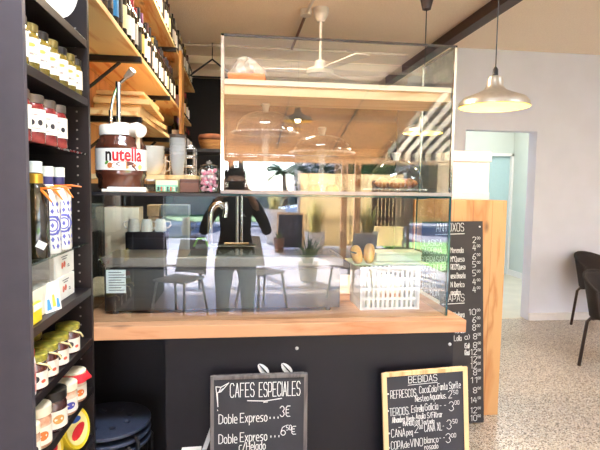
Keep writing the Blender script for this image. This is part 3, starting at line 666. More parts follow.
for i, (y, lb) in enumerate(((1.60,'white ceramic bottle with blue tile pattern beside the dark oil bottle'),(1.70,'white ceramic bottle with blue tile pattern farthest along the glass shelf'))):
    t = oil_bottle(lb, (-.562, y, zb), m_cer, m_white, .26, .038, .016, 'blue and white ceramic bottles', 1)
    MB().lathe([(.017,.205),(.019,.208),(.019,.23)], 14).build('blue_collar', mat('collar_blue',(70,66,120),.4), t, smooth=True)
    for j in range(5):
        for k in range(7):
            r = .0386; fa = FACE+(j-2)*.42; z0 = .022+k*.021
            b = MB(); q = [(0,.009),(.15,.0),(0,-.009),(-.15,0)] if (j+k) % 2 else [(0,.006),(.06,.006),(.17,-.006),(.05,-.007),(-.08,.007)]
            b.add([(r*cos(fa+a), r*sin(fa+a), z0+z) for a, z in q], [tuple(range(len(q)))]); 
            if j in (0,4) or k in (0,1,5,6) or (j+k) % 2: b.build('tile_motif', m_blu, t)
    for rr in (.03,.019):
        b = MB(); N_ = 20
        for k in range(N_):
            a, a2 = 2*PI*k/N_, 2*PI*(k+1)/N_
            def pp(q, a): return (.0389*cos(FACE+q*cos(a)/.038), .0389*sin(FACE+q*cos(a)/.038), .085+q*sin(a))
            b.add([pp(rr,a),pp(rr,a2),pp(rr*.78,a2),pp(rr*.78,a)],[(0,1,2,3)])
        b.build('round_motif', m_blu, t)
    if i == 0: ribbon_tie(t, .196, .024)
    else: ribbon_tie(t, .2, .024)
oil_bottle('pale oil bottle half hidden at the near end of the glass shelf', (-.60,1.42,zb), mat('pale_oil', (150,140,120), .15, coat=.6), m_white, .26, .034, .016, None, 0)

# boxes on the shelf under it
def printed_box(label, x0, x1, y0, y1, z0, z1, grp):
    t = thing('printed_carton', label, 'carton', ((x0+x1)/2, (y0+y1)/2, z0), 0, grp)
    hx, hy, hz = (x1-x0)/2, (y1-y0)/2, z1-z0
    box('carton_body', -hx, hx, -hy, hy, .0005, hz, m_paper, t, bevel=.0015)
    for i, (dy, dz) in enumerate(((-.022,.0),(-.001,.002))):
        mb = MB(); 
        for rr, n in ((.0105, 12),):
            mb.prism([(rr*cos(2*PI*k/12)*(.9+.1*cos(6*PI*k/12)), rr*sin(2*PI*k/12)) for k in range(12)], 0, .0006, lambda v, dy=dy, dz=dz: Vector((hx+.0002+v.z, dy+v.x, hz*.45+dz+v.y)))
        mb.build('berry_print', mat('print_red', (206,70,50), .5, rgb2=(236,140,110), scale=120), t)
    mb = MB()
    for k, (y, z, l) in enumerate(((-.03,.8,.06),(-.02,.7,.04),(.03,.3,.02),(.03,.38,.015))): mb.box(hx+.0002, hx+.0007, y, y+l, hz*z, hz*z+.003)
    mb.build('small_print', mat('print_dark', (120,110,110), .6), t)
    return t
printed_box('white carton with red berry print, the lower one of two', -.66, -.555, 1.64, 1.82, 1.1205, 1.197, 'white berry cartons')
printed_box('white carton with red berry print, stacked on another carton', -.66, -.56, 1.64, 1.835, 1.1975, 1.272, 'white berry cartons')
ac = thing('acrylic_holder', 'clear acrylic display box of white packets near the bookcase front', 'display box', (-.59, 1.47, 1.1205))
box('clear_box', -.05, .045, -.07, .09, .085, .158, glass('acrylic', (.88,.88,.86), .09), ac)
box('packet_tray', -.05, .045, -.07, .09, .0005, .085, mat('packet_white', (236,226,206), .5, var=.08, scale=40), ac, bevel=.003)
yp = thing('yellow_packet', 'small yellow and white packet on the shelf below the acrylic box', 'packet', (-.536, 1.425, 1.1205))
box('packet_body', -.006, .006, -.03, .03, .0005, .055, mat('packet_yellow', (246,216,40), .4, var=.05), yp, bevel=.003)
box('white_front', .0062, .0068, -.03, .03, .036, .054, m_paper, yp)
cdd = thing('blue_picture_card', 'small white card with a blue and yellow drawing below the acrylic box', 'card', (-.532, 1.55, 1.1205)); cdd.rotation_euler = (0,-.12,-.3)
box('card', -.0015, .0015, -.035, .035, .0005, .088, m_paper, cdd)
for y0, y1, z0, z1, nm, rgb in ((-.03,-.008,.008,.04,'blue_figure',(80,150,206)),(-.004,.012,.014,.05,'yellow_figure',(236,200,80)),(.014,.03,.008,.036,'blue_figure',(70,130,200))):
    MB().add([(.0018,y0,z0),(.0018,y1,z0),(.0018,(y0+y1)/2+.004,z1),(.0018,(y0+y1)/2-.006,z1)],[(0,1,2,3)]).build(nm, mat('print_'+nm, rgb, .6), cdd)

# small jars with tied lids
m_jam = mat('jam_dark', (96,40,30), .2, rgb2=(60,30,26), coat=.6)
m_glid = mat('lid_olive', (178,168,62), .35, .3, rgb2=(120,116,50), scale=60)
for i, (x, y) in enumerate(((-.553,1.44),(-.555,1.53),(-.555,1.625),(-.557,1.745),(-.64,1.52),(-.64,1.64))):
    t = jar('tied_jar', f'small jar with olive green lid and cream tie, {("nearest in the front row","second in the front row","third in the front row","farthest in the front row","nearer one of the back row","farther one of the back row")[i]}', (x, y, .9335), .037, .098, m_jam, m_glid, m_lab, (.08,.62), .14, 'tied jars on the bookcase', lidr=1.02, marks=[(-.2,.4,.3,.12,m_mk),(.4,.3,.2,.06,mat('label_rust',(206,90,60),.6))])
    g = MB().lathe([(.034,.077),(.0365,.079),(.034,.081)], 16).build('string_tie', mat('string', (230,214,160), .8), t)
    MB().tube([(.036*cos(FACE),.036*sin(FACE),.079),(.05*cos(FACE+.5),.05*sin(FACE+.5),.07),(.052*cos(FACE+.7),.052*sin(FACE+.7),.055)], .003, 6).build('string_tail', mat('string', (0,0,0)), g)
t = jar('sauce_bottle', 'slim white sauce bottle with red print at the near end of the tied jars', (-.545,1.388,.9335), .018, .125, m_paper, mat('red_cap',(200,60,50),.4), mat('label_redwhite',(232,210,200),.5,rgb2=(206,80,70),scale=45), (.1,.8), .12, cat='bottle')
# white lidded jars
for i, (x, y, r, h, cap) in enumerate(((-.556,1.79,.042,.105,'r'),(-.556,1.69,.042,.102,'w'),(-.556,1.58,.044,.125,'d'),(-.562,1.478,.04,.12,'w'),(-.55,1.40,.026,.10,'w'))):
    nm = ['white lidded jar draped with a red cloth, farthest on its shelf','white lidded jar with a blue and red band, second from the far end','dark jar with a black lid between white lidded jars','white lidded jar with an orange label near the bookcase front','small pale jar at the near end of the white lidded jars'][i]
    t = jar('spread_jar', nm, (x, y, .7505), r, h, mat('spread_dark',(70,34,28),.2,coat=.6) if cap == 'd' else mat('spread_light',(226,206,176),.3,rgb2=(190,120,80),scale=30,coat=.4), ml_dk if cap == 'd' else mat('lid_cream',(238,228,200),.4), m_lab, (.12,.66), .2, 'spread jars on the bookcase', lidr=1.0, marks=[(.1,.4,.4,.14,(mat('spot_orange',(226,120,50),.5), mat('spot_blue',(60,60,150),.5), mat('spot_gold',(206,150,80),.5), mat('spot_orange',(0,0,0)), m_mk)[i])])
    if cap == 'r':
        def cl(u_, v_, r=r, h=h):
            a = u_*2*PI; return ((r+.002+.012*v_*(1+.35*sin(6*a)))*cos(a), (r+.002+.012*v_*(1+.35*sin(6*a)))*sin(a), h*.93-.025*v_)
        MB().grid(cl, 36, 3).build('red_cloth', mat('red_cloth',(206,30,44),.7), t, smooth=True, thick=.001)
# tins leaning at the bottom
for i, (y, zz_) in enumerate(((1.80,-.562),(1.645,-.60))):
    t = thing('round_tin', ('yellow round tin with red print leaning on its edge, the farther of two','yellow round tin with red print leaning on its edge, the nearer of two')[i], 'tin', (zz_, y, .5655+.0755), 0, 'round yellow tins')
    t.rotation_euler = (math.radians(76), 0, math.radians(74+4*i))
    MB().lathe([(0,-.017),(.07,-.017),(.0725,-.014),(.0725,.014),(.07,.017),(.066,.015),(0,.015)], 32).build('tin_body', mat('tin_yellow',(240,208,52),.35,.2,var=.05), t, smooth=True)
    MB().lathe([(.058,.0155),(.058,.0165),(0,.0165)], 28).build('tin_label', mat('tin_paper',(244,226,150),.4), t)
    MB().prism(leaf(0,-.012,.042,.02,.3), .0166, .0172).build('tin_print', mat('tin_red',(206,44,50),.4), t)
    MB().prism(leaf(.0,.03,.03,.012,-.2), .0166, .0172).build('tin_print', mat('tin_blue',(60,90,160),.4), t)

# ================================================================== WOODEN WALL SHELVES (left)
lw = struct(box('wall_panel', -.88, -.865, 2.9, 6.7, 1.5, 3.0, m_plyv))
rk = thing('bottle_rack', 'plywood wall shelving with black metal brackets above the counter', 'shelving', (0,0,0))
SX = -.52
ZA, ZB_, ZC, ZE = 2.205, 2.682, 1.885, 1.545
for z, y0, y1 in ((ZA, 1.985, 6.1), (ZB_, 1.985, 6.6), (ZC, 2.8, 6.6)):
    box('shelf_board', -.864, SX, y0, y1, z-.024, z, m_ply, rk, bevel=.001)
for y in (2.87, 4.08):
    MB().box(-.864, -.805, y-.03, y+.03, .93, ZA-.0245).build('upright', m_blackmetal, rk)
    for z in (ZA, ZC):
        box('bracket', -.8045, SX+.012, y-.02, y+.02, z-.055, z-.0245, m_blackmetal, rk, bevel=.002)
        MB().tube([(-.80,y,z-.21),(-.62,y,z-.056)], .009, 6).build('bracket_brace', m_blackmetal, rk)
box('bracket', -.864, SX+.012, 4.48, 4.52, ZB_-.055, ZB_-.0245, m_blackmetal, rk)
box('divider', -.515, -.49, 4.75, 4.97, ZC+.04, ZB_+.02, wood('divider_wood', (196,140,74), (120,76,36), 'Z', ring=5), rk)
tl = tag(box('timber_ledge', -.86, -.19, 2.50, 2.83, ZE-.022, ZE, m_ply, None, bevel=.001), 'timber ledge of cups and saucers behind the glass display', 'shelf')
# carry the two upper shelves on towards the camera, above the bookcase
box('shelf_board', -.98, SX, 1.3, 1.9745, ZB_-.02+.12, ZB_+.12, m_ply, rk) if 0 else None
# wine bottles
caps = [(60,20,24),(30,26,28),(160,140,70),(140,30,40),(36,40,60),(200,190,170),(120,80,120),(24,24,26)]
labs = [('white',(240,232,220)),('cream',(240,222,170)),('pale pink',(236,206,206)),('grey',(190,186,180)),('gold',(206,168,90)),('blue',(40,120,170)),('white',(246,244,238)),('black',(40,36,36))]
gl_ = [mat('bottle_dark',(22,20,18),.1,coat=.6), mat('bottle_green',(30,38,20),.1,coat=.6), mat('bottle_brown',(46,26,14),.1,coat=.6)]
wine_mesh = {}
def wine(x, y, z, li, ci, gi, tall, label, group):
    h, r = (.30,.037) if tall else (.265,.039)
    t = thing('wine_bottle', label, 'bottle', (x, y, z), 0, group)
    key = (tall, gi)
    if key not in wine_mesh:
        o = MB().lathe([(0,.004),(r*.8,0),(r,.006),(r,h*.6),(r*.9,h*.66),(.016,h*.76),(.0145,h*.97),(.0155,h*.975),(.0155,h),(0,h)], 18).build('bottle_glass', gl_[gi], t, smooth=True); wine_mesh[key] = o.data
    else:
        o = bpy.data.objects.new('bottle_glass', wine_mesh[key]); C.objects.link(o); o.parent = t
    nm, rgb = labs[li]
    arc_label(r+.0007, h*.14, h*.5, math.radians(-62)-1.35, math.radians(-62)+1.35, 14).build('paper_label', mat(f'wine_label_{li}', rgb, .6, var=.05, scale=80), t, smooth=True)
    MB().lathe([(.0165,h*.8),(.0165,h+.001),(0,h+.001)], 14).build('capsule', mat(f'capsule_{ci}', caps[ci], .35, .3), t, smooth=True)
    return t
rnd = random.Random(5)
Ls = [0,2,7,7,5,7,1,0,6,3,7,4,0,2,7,3,0,7,6,3,7,0,1,7,3,0,7,6,0]; Cs = [5,1,7,1,5,1,7,2,1,3,3,1,6,7,0,1,2,7,1,0,7,1,0,7,4,1,0,7,1]
gshelf = 'wine bottles on the lower wine shelf'
for i in range(28):
    y = 2.04+i*.0945
    wine(-.565, y, ZA+.0005, Ls[i], Cs[i], i % 3, i % 3 != 1, f'wine bottle with {labs[Ls[i]][0]} label, {ORD[i]} from the near end of the lower wine shelf', gshelf)
for i in range(12):
    li = rnd.randrange(8)
    wine(-.68, 2.1+i*.2, ZA+.0005, li, rnd.randrange(8), i % 3, True, f'wine bottle with {labs[li][0]} label, {ORD[i]} in the back row of the lower wine shelf', gshelf)
for i in range(8):
    li = rnd.randrange(8)
    wine(-.565, 5.05+i*.125, ZA+.0005, li, rnd.randrange(8), i % 3, i % 2 == 0, f'wine bottle with {labs[li][0]} label, {ORD[i]} beyond the wooden divider', 'wine bottles beyond the divider')
for i in range(26):
    li = [0,7,6,0,3,7,6,0,1,7,3,0,6,7,0,3,6,7,0,3,6,0,7,3,0,6][i]
    wine(-.565, 3.35+i*.118, ZB_+.0005, li, rnd.randrange(8), i % 3, i % 4 != 2, f'wine bottle with {labs[li][0]} label, {ORD[i]} from the near end of the top wine shelf', 'wine bottles on the top wine shelf')
for i in range(12):
    li = [6,7,0,3,6,0,7,6,0,3,6,0][i]
    wine(-.575, 5.0+i*.125, ZC+.0005, li, rnd.randrange(8), i % 3, False, f'wine bottle with {labs[li][0]} label, {ORD[i]} on the shelf below the divider', 'wine bottles on the third shelf')
# stacked wooden boards on shelf C
z = ZC+.0005
for i, (y0, y1, x0, x1, t) in enumerate(((2.92,3.75,-.80,-.51,.03),(2.96,3.6,-.78,-.53,.024),(2.93,3.7,-.79,-.49,.028),(3.0,3.5,-.78,-.53,.024),(2.97,3.55,-.77,-.515,.022))):
    o = thing('serving_board', f'pale wooden serving board, {("bottom","second","middle","fourth","top")[i]} of the stack on the bracket shelf', 'board', ((x0+x1)/2, (y0+y1)/2, z), .04*(i % 3-1), 'stacked wooden boards')
    hx, hy = (x1-x0)/2, (y1-y0)/2
    MB().prism([(-hx,-hy),(hx,-hy),(hx,hy),(.035,hy+.02),(.035,hy+.12),(-.035,hy+.12),(-.035,hy+.02),(-hx,hy)], 0, t).build('board', m_board, o, bevel=.003)
    z += t+.0008

# ================================================================== ON TOP OF THE LOW CASE (left)
ZT = 1.4675
# hazelnut spread dispenser
J = Vector((-.457, 2.12, ZT)); jr = .0985
hz = thing('spread_dispenser', 'giant glass jar of chocolate hazelnut spread with white pump lid', 'jar dispenser', J)
MB().lathe([(0,.012),(jr*.86,.012),(jr*.9,.02),(jr*.9,.05),(jr*.97,.06),(jr,.075),(jr,.17),(jr*.97,.185),(jr*.86,.2),(jr*.84,.212),(jr*.78,.222),(0,.222)], 32).build('jar_body', mat('spread_brown', (74,38,28), .12, rgb2=(96,54,40), scale=8, coat=.8), hz, smooth=True)
mlid = mat('dispenser_white', (246,240,228), .35, var=.02)
MB().lathe([(jr*.84,.222),(jr*.84,.255),(jr*.8,.262),(.03,.264),(.028,.275),(0,.275)], 32).build('lid', mlid, hz, smooth=True)
FA = math.radians(-76)
lb = arc_label(jr+.0008, .085, .168, FA-1.35, FA+1.35, 30).build('paper_label', mat('jar_label_white',(248,246,240),.5,var=.01), hz, smooth=True)
def bend(vs, R, fa, x0, z0): return [(R*cos(fa+(v[0]+x0)/R), R*sin(fa+(v[0]+x0)/R), z0+v[1]) for v in vs]
mred = mat('logo_red', (206,24,34), .45, var=.02); mblk = mat('logo_black', (24,20,20), .45)
v1, f1 = type_mesh('n', .068, .0012); v2, f2 = type_mesh('utella', .068, .0012)
wn = max(v[0] for v in v1)+.003; wt = max(v[0] for v in v2); tot = wn+wt; sxx = .146/tot
def bold(v, f, x0, m):
    b = MB()
    for k, (ex, ez) in enumerate(((-.0007,0),(.0007,0),(0,-.0006),(0,.0006))):
        b.add(bend([(p[0]*sxx+ex, p[1]*1.06+ez, 0) for p in v], jr+.0022+k*.00015, FA, x0, .121), f)
    b.build('logo_letters', m, lb)
bold(v1, f1, -.066, mblk); bold(v2, f2, -.066+wn*sxx, mred)
def decal(nm, poly, m, dr=.0018):
    MB().add(bend([(x*1.15+.004,y*1.3,0) for x,y in poly], jr+dr, FA, 0, .103), [tuple(range(len(poly)))]).build(nm, m, lb)
decal('bread_picture', leaf(.0,.0,.045,.011,.02), mat('print_bread',(206,150,96),.5,rgb2=(176,110,70),scale=60))
decal('chocolate_picture', leaf(.006,.005,.03,.007,.05), mat('print_choc',(96,50,36),.5), .0018)
decal('hazelnut_picture', leaf(-.044,.0,.009,.008,.4), mat('print_nut',(190,110,60),.5), .0019)
decal('leaf_picture', leaf(-.055,.008,.008,.004,.6), mat('print_leaf',(90,150,60),.5), .002)
decal('flower_picture', leaf(.06,-.004,.009,.008,.2), mat('print_flower',(240,220,120),.5), .0018)
decal('knife_picture', [(.026,-.002),(.045,-.016),(.058,-.02),(.046,-.012),(.03,.004)], mat('print_choc',(0,0,0)), .002)
# pump, lever and nozzle
pm = MB().lathe([(.0085,.27),(.0085,.415),(.011,.42),(.011,.436),(0,.436)], 14, (-.008,0,0)).build('pump_column', m_chrome, hz, smooth=True)
MB().lathe([(.008,.262),(.008,.325),(0,.325)], 12, (-.04,.005,0)).build('pump_post', m_chrome, hz, smooth=True)
MB().tube([(-.04,.005,.32),(-.028,.003,.375),(-.01,0,.425)], .0055, 8).build('link_arm', m_chrome, hz, smooth=True)
lv = MB().tube([(-.01,0,.425),(.022,-.006,.452)], .0065, 10).build('lever', m_chrome, hz, smooth=True)
MB().tube([(.02,-.006,.451),(.036,-.012,.464),(.05,-.018,.477),(.053,-.0195,.48)], [.009,.013,.0155,.0145], 12).build('lever_grip', mat('grip_grey',(170,150,136),.3,.5), lv, smooth=True)
nz_ = MB().tube([(.03,-.03,.235),(.075,-.06,.245),(.092,-.075,.236)], [.03,.028,.026], 16).build('nozzle_cap', mlid, hz, smooth=True)
MB().tube([(.075,-.055,.23),(.075,-.055,.17)], .009, 12).build('nozzle_tube', mat('tube_beige',(226,206,180),.4), hz, smooth=True)
box('base_stand', -.05, .09, -.115, .08, .0005, .0115, mlid, hz, bevel=.003)
box('base_front', -.03, .115, -.118, -.09, .0005, .02, mlid, hz, bevel=.004)

def on_top(px0, px1, y, pytop):
    a, b = at(px0, pytop, y), at(px1, pytop, y); return a.x, b.x, a.z
x0, x1, zt_ = on_top(155.5, 178, 2.15, 180)
tb = thing('tea_tin', 'mint green and cream box with small figures on the glass case top', 'box', ((x0+x1)/2, 2.15, ZT))
hw = (x1-x0)/2; hh = zt_-ZT
box('box_body', -hw, hw, 0, .07, .0005, hh, mat('tin_mint',(226,236,190),.45,var=.04), tb, bevel=.002)
MB().box(-hw+.002,hw-.002,-.001,-.0002,.003,hh*.62).build('mint_band', mat('tin_mint2',(150,206,180),.45,var=.06), tb)
for k in range(7): MB().lathe([(0,0),(.004,.002),(.003,.012),(.0045,.016),(0,.02)], 8, (-hw+.012+k*.0125, -.0045, .004)).build('painted_figure', mat('fig%d' % (k % 3), ((70,90,80),(206,120,90),(240,230,200))[k % 3], .5), tb) if k < 7 else 0
x0, x1, zt_ = on_top(180, 199, 2.14, 179)
bb_ = thing('brown_box', 'plain dark brown box beside the mint green box on the case top', 'box', ((x0+x1)/2, 2.14, ZT)); hw = (x1-x0)/2; hh = zt_-ZT
box('box_body', -hw, hw, 0, .08, .0005, hh*.75, mat('box_brown',(112,74,62),.5,var=.08), bb_, bevel=.002); box('lid', -hw-.001, hw+.001, -.001, .081, hh*.76, hh, mat('box_brown2',(96,62,52),.5), bb_, bevel=.002)
x0, x1, zt_ = on_top(143, 152, 2.13, 177)
gb = thing('small_glass_jar', 'small clear square jar between the spread jar and the mint box', 'jar', ((x0+x1)/2, 2.2, ZT)); MB().box(-.018,.018,-.015,.02,.0005,.045).build('jar_body', g_dome, gb, bevel=.003); MB().box(-.017,.017,-.014,.019,.0455,.053).build('lid', m_alu, gb)
def candy_jar(label, x, y, r, h, fill):
    t = thing('candy_jar', label, 'jar', (x, y, ZT), 0, 'glass candy jars on the case top')
    MB().lathe([(0,.001),(r*.92,.001),(r,.008),(r,h*.74),(r*.8,h*.8),(r*.8,h*.83)], 24, cap=False).build('jar_glass', g_dome, t, smooth=True)
    l = MB().lathe([(r*.84,h*.83),(r*.84,h*.86),(r*.5,h*.9),(.008,h*.92)], 20, cap=False).build('glass_lid', glass('lid_glass',(.9,.9,.9),.12), t, smooth=True)
    MB().lathe([(0,h*.915),(.008,h*.92),(.0135,h*.96),(.008,h*.995),(0,h)], 14).build('lid_knob', m_cloud, l, smooth=True)
    if fill:
        rr = random.Random(3); ms = [mat('candy_pink',(244,190,204),.4), mat('candy_white',(250,244,244),.4), mat('candy_rose',(232,140,166),.4)]
        b = [MB(), MB(), MB()]
        for k in range(130):
            a = rr.random()*2*PI; q = (r-.008)*math.sqrt(rr.random()); z = .009+rr.random()*(h*.66)
            b[k % 3].lathe([(0,-.0065),(.005,-.0045),(.0068,0),(.005,.0045),(0,.0065)], 7, (q*cos(a), q*sin(a), z))
        for q, m in zip(b, ms): 
            o = q.build('candies', m, t, smooth=True); o['kind'] = 'stuff'
    return t
p = at(209, 190, 2.12)
candy_jar('knob lidded glass jar full of pink and white sweets', p.x, 2.12, .041, .13, True)
p = at(196.5, 190, 2.26)
candy_jar('empty glass jar with a knob lid behind the pink sweets', p.x-.02, 2.28, .036, .11, False)

# shelf E : cups, plates, wire rack
zE = ZE+.0005
p = at(180, 170, 2.62)
for i in range(7):
    t = MB().lathe([(.028,0),(.041,.1),(.0435,.1),(.041,.098),(.026,.003)], 20, (0,0,0)).build('plastic_cup', cloudy('cup_plastic',(226,226,226),.35) if i < 6 else mat('cup_brown',(90,76,66),.3), None, smooth=True)
    t.location = (-.285, 2.57, zE+i*.0165); t.rotation_euler = (0,0,.3*i)
    tag(t, f'clear plastic cup nested in the stack on the wall shelf, {("bottom","second","third","fourth","fifth","sixth","brown topmost")[i]}', 'cup', 'nested plastic cups')
m_china = mat('china_white',(238,232,224),.2,var=.02,coat=.4)
def mug(label, x, y, z, r=.036, h=.075, up=True, rot=0, group='white cups'):
    t = thing('mug', label, 'cup', (x,y,z), rot, group)
    pr = [(0,.002),(r*.72,0),(r*.9,h*.2),(r,h),(r-.003,h),(r*.86,h*.22),(0,.006)]
    if not up: pr = [(a, h-b) for a, b in pr]
    MB().lathe(pr, 22).build('cup_body', m_china, t, smooth=True)
    MB().tube([(r*.93,0,h*.8),(r+.018,0,h*.75),(r+.022,0,h*.5),(r+.012,0,h*.28),(r*.86,0,h*.25)], .0045, 8).build('handle', m_china, t, smooth=True)
    return t
for i in range(5):
    o = MB().lathe([(0,.002),(.05,0),(.085,.012),(.086,.014),(.05,.004),(0,.004)], 26).build('saucer', m_china, None, smooth=True); o.location = (-.55, 2.60, zE+i*.0085)
    tag(o, f'white saucer in the pile on the wall shelf, {("bottom","second","middle","fourth","top")[i]} one', 'saucer', 'pile of white saucers')
mug('white cup standing on the pile of saucers', -.55, 2.60, zE+.0478, rot=-1)
mug('white cup beyond the pile of saucers on the wall shelf', -.56, 2.79, zE, .042, .085, rot=-.6)
for i in range(5):
    o = MB().lathe([(0,.003),(.035,0),(.06,.025),(.072,.06),(.069,.06),(.056,.027),(0,.006)], 26).build('bowl', m_china, None, smooth=True); o.location = (-.42, 2.59, zE+i*.02)
    tag(o, f'white bowl in the nested stack beside the plastic cups, {("bottom","second","middle","fourth","top")[i]} one', 'bowl', 'nested white bowls')
mug('tall white cup standing behind the nested white bowls', -.40, 2.76, zE, .036, .1, rot=.4)
wr = thing('wire_rack', 'chrome wire rack on the timber shelf behind the nested cups', 'rack', (-.27, 2.64, zE))
for z in (.004,.05,.1,.15): MB().tube([(-.06,-.0,z),(.055,0,z),(.055,.2,z),(-.06,.2,z)], .003, 6, closed=True).build('wire_hoop', m_chrome, wr, smooth=True)
for x, y in ((-.06,0),(.055,0),(.055,.1),(.055,.2),(-.06,.2),(0,0),(.0,.2)): MB().tube([(x,y,.001),(x,y,.152)], .003, 6).build('wire_post', m_chrome, wr, smooth=True)
# black high shelf with basket
bs = thing('black_wall_shelf', 'black wall shelf under the woven basket at the back', 'shelf', (0, 4.2, 0))
box('board', -.875, .3, -.2, .2, 1.755, 1.78, m_blackmetal, bs); box('support', -.862, -.81, -.05, .0, 1.3, 1.754, m_blackmetal, bs)
bsk = thing('woven_basket', 'brown woven basket on the black wall shelf', 'basket', (-.19, 4.15, 1.781))
def stripes_bump(name, rgb, rgb2, sc):
    m, nt, b = base(name); N = nt.nodes; L = nt.links
    tc = N.new('ShaderNodeTexCoord'); wv = N.new('ShaderNodeTexWave'); wv.bands_direction = 'Z'; wv.inputs['Scale'].default_value = sc; wv.inputs['Distortion'].default_value = 2
    L.new(tc.outputs['Object'], wv.inputs['Vector']); rp = N.new('ShaderNodeValToRGB'); rp.color_ramp.elements[0].color = srgb(*rgb2); rp.color_ramp.elements[1].color = srgb(*rgb)
    L.new(wv.outputs['Fac'], rp.inputs[0]); L.new(rp.outputs[0], b.inputs['Base Color']); b.inputs['Roughness'].default_value = .75
    bp = N.new('ShaderNodeBump'); bp.inputs['Strength'].default_value = .6; bp.inputs['Distance'].default_value = .005; L.new(wv.outputs['Fac'], bp.inputs['Height']); L.new(bp.outputs[0], b.inputs['Normal'])
    return m
mbk = stripes_bump('wicker_tan', (206,150,84), (120,74,36), 30)
MB().lathe([(0,0),(.085,0),(.1,.04),(.108,.075),(.104,.075),(.094,.04),(0,.008)], 26).build('basket_body', mbk, bsk, smooth=True)
MB().lathe([(.1,.07),(.11,.08),(.112,.1),(.1,.118),(.06,.125),(0,.122)], 26).build('brown_cloth', mat('basket_cloth',(120,70,40),.8,rgb2=(90,50,30),scale=20), bsk, smooth=True)

# ================================================================== BEHIND THE CASE
kb = thing('back_worktop', 'dark kitchen worktop behind the glass display', 'worktop', (0, 2.95, 0))
box('top', -.86, 1.05, -.485, .3, .88, .92, mat('worktop_pale',(226,220,208),.4), kb); box('carcass', -.86, 1.05, -.46, .28, 0, .879, m_blackpl, kb)
a, b = at(125, 232, 2.5), at(166, 232, 2.5); mx0, mx1, mz_ = a.x, b.x, a.z
cm = thing('black_coffee_machine', 'black square machine with white cups on top behind the glass display', 'machine', ((mx0+mx1)/2, 2.5, .921)); mhw = (mx1-mx0)/2
box('body', -mhw, mhw, 0, .105, 0, mz_-.921, mat('machine_black',(14,15,20),.4,var=.1,spec=.12), cm, bevel=.006); box('drip_tray', -mhw+.01, mhw-.01, -.02, -.0005, 0, .03, m_steel, cm); box('front_panel', -mhw+.008, mhw-.008, -.0035, -.0005, .05, mz_-.95, mat('machine_gloss',(18,19,26),.3,spec=.2), cm)
for i, (dx, dy, rot) in enumerate(((-.062,.04,3),(-.0,.035,0),(.064,.045,.4))):
    mug(f'white cup upside down on the black machine, {("left one","middle one","right one")[i]}', (mx0+mx1)/2+dx, 2.5+dy, mz_+.0005, .029, .06, False, rot, 'white cups on the black machine')
a, b = at(104, 207, 2.64), at(139, 207, 2.64)
cc = thing('cream_cabinet', 'tall cream cupboard behind the left end of the glass display', 'cupboard', (a.x, 2.64, .921)); cw_ = b.x-a.x
box('body', 0, cw_, 0, .12, 0, a.z-.921, m_cream, cc, bevel=.004); box('door', .008, cw_-.008, -.006, -.0005, .02, a.z-.935, m_cream, cc); box('handle', cw_*.45, cw_*.45+.012, -.014, -.0065, .12, .17, mat('handle_teal',(110,170,170),.4), cc)
for i, (px, c3) in enumerate(((151, (226,206,176)), (165, (150,176,196)))):
    p = at(px, 222, 3.0); p.x += (.012, .055)[i]; t = thing('plastic_tub', ('cream storage tub behind the black machine','blue grey storage tub with lid behind the black machine')[i], 'tub', (p.x, 3.05, .921), 0, 'storage tubs')
    hh = at(px, 205, 3.0).z-.921; ww = (.03,.075)[i]
    box('tub_body', -ww, ww, -.05, .08, 0, hh*.85, mat('tub%d' % i, c3, .35), t, bevel=.006); box('lid', -ww-.004, ww+.004, -.054, .084, hh*.855, hh, mat('tublid%d' % i, tuple(int(v*.9) for v in c3), .35), t, bevel=.004)
# tap and sink
fa = at(211, 240, 2.86)
tp = thing('gooseneck_tap', 'chrome gooseneck kitchen tap behind the glass display', 'tap', (fa.x-.005, 2.86, .921))
g = [(0,0,0),(0,0,.40)]+[(.045-.045*cos(t), 0, .40+.075*sin(t)) for t in [k*PI/8 for k in range(1,7)]]
MB().tube(g, .0165, 12).build('spout', m_chrome, tp, smooth=True); MB().lathe([(.025,0),(.025,.02),(.016,.03),(.013,.05)], 16).build('tap_base', m_chrome, tp, smooth=True)
MB().tube([(.085,0,.485),(.088,0,.45),(.08,0,.4)], [.012,.014,.016], 12).build('spray_head', m_chrome, tp, smooth=True)
MB().tube([(.15,0,0),(.15,0,.52)], .009, 10).build('riser_pipe', m_alu, tp, smooth=True); MB().tube([(.175,0,0),(.175,0,.52)], .007, 10).build('riser_pipe', m_chrome, tp, smooth=True)
sk = thing('steel_sink', 'steel sink rim with a dark green basin front behind the display', 'sink', (-.02, 2.72, .921))
box('rim', -.13, .13, -.05, .05, .225, .26, m_steel, sk, bevel=.003); box('green_front', -.12, .07, -.045, .045, 0, .224, mat('dark_green',(28,54,34),.5), sk)
st = MB().tube([(-.06,2.72,1.1875),(.07,2.72,1.1875)], .006, 8).build('wooden_spoon', m_board, None, smooth=True); tag(st, 'wooden spoon handle lying across the steel sink', 'spoon')
gbag = thing('grey_tote_bag', 'grey patterned cloth bag with a red patch beside the steel sink', 'bag', (-.195, 2.66, .921))
def bag(u_, v_):
    a = u_*2*PI; z = v_*.27; r = .048*(1.05-.45*v_**2)*(1+.1*sin(3*a+4*v_)); return (r*cos(a)+.02*v_, r*sin(a)*.7, z)
MB().grid(bag, 22, 9).build('cloth', mat('bag_grey',(84,90,92),.8,rgb2=(130,136,134),scale=70), gbag, smooth=True)
MB().grid(lambda u_, v_: (.046*cos(-PI/2+(u_-.5)*1.4)*1.05, .0355*sin(-PI/2+(u_-.5)*1.4)-.004, .2+v_*.05), 6, 2).build('red_patch', mat('bag_red',(206,60,80),.7), gbag)
MB().tube([(-.02,0,.26),(.0,-.01,.30),(.04,-.01,.30),(.05,0,.26)], .006, 8).build('green_handle', mat('bag_green',(110,190,60),.6), gbag, smooth=True)

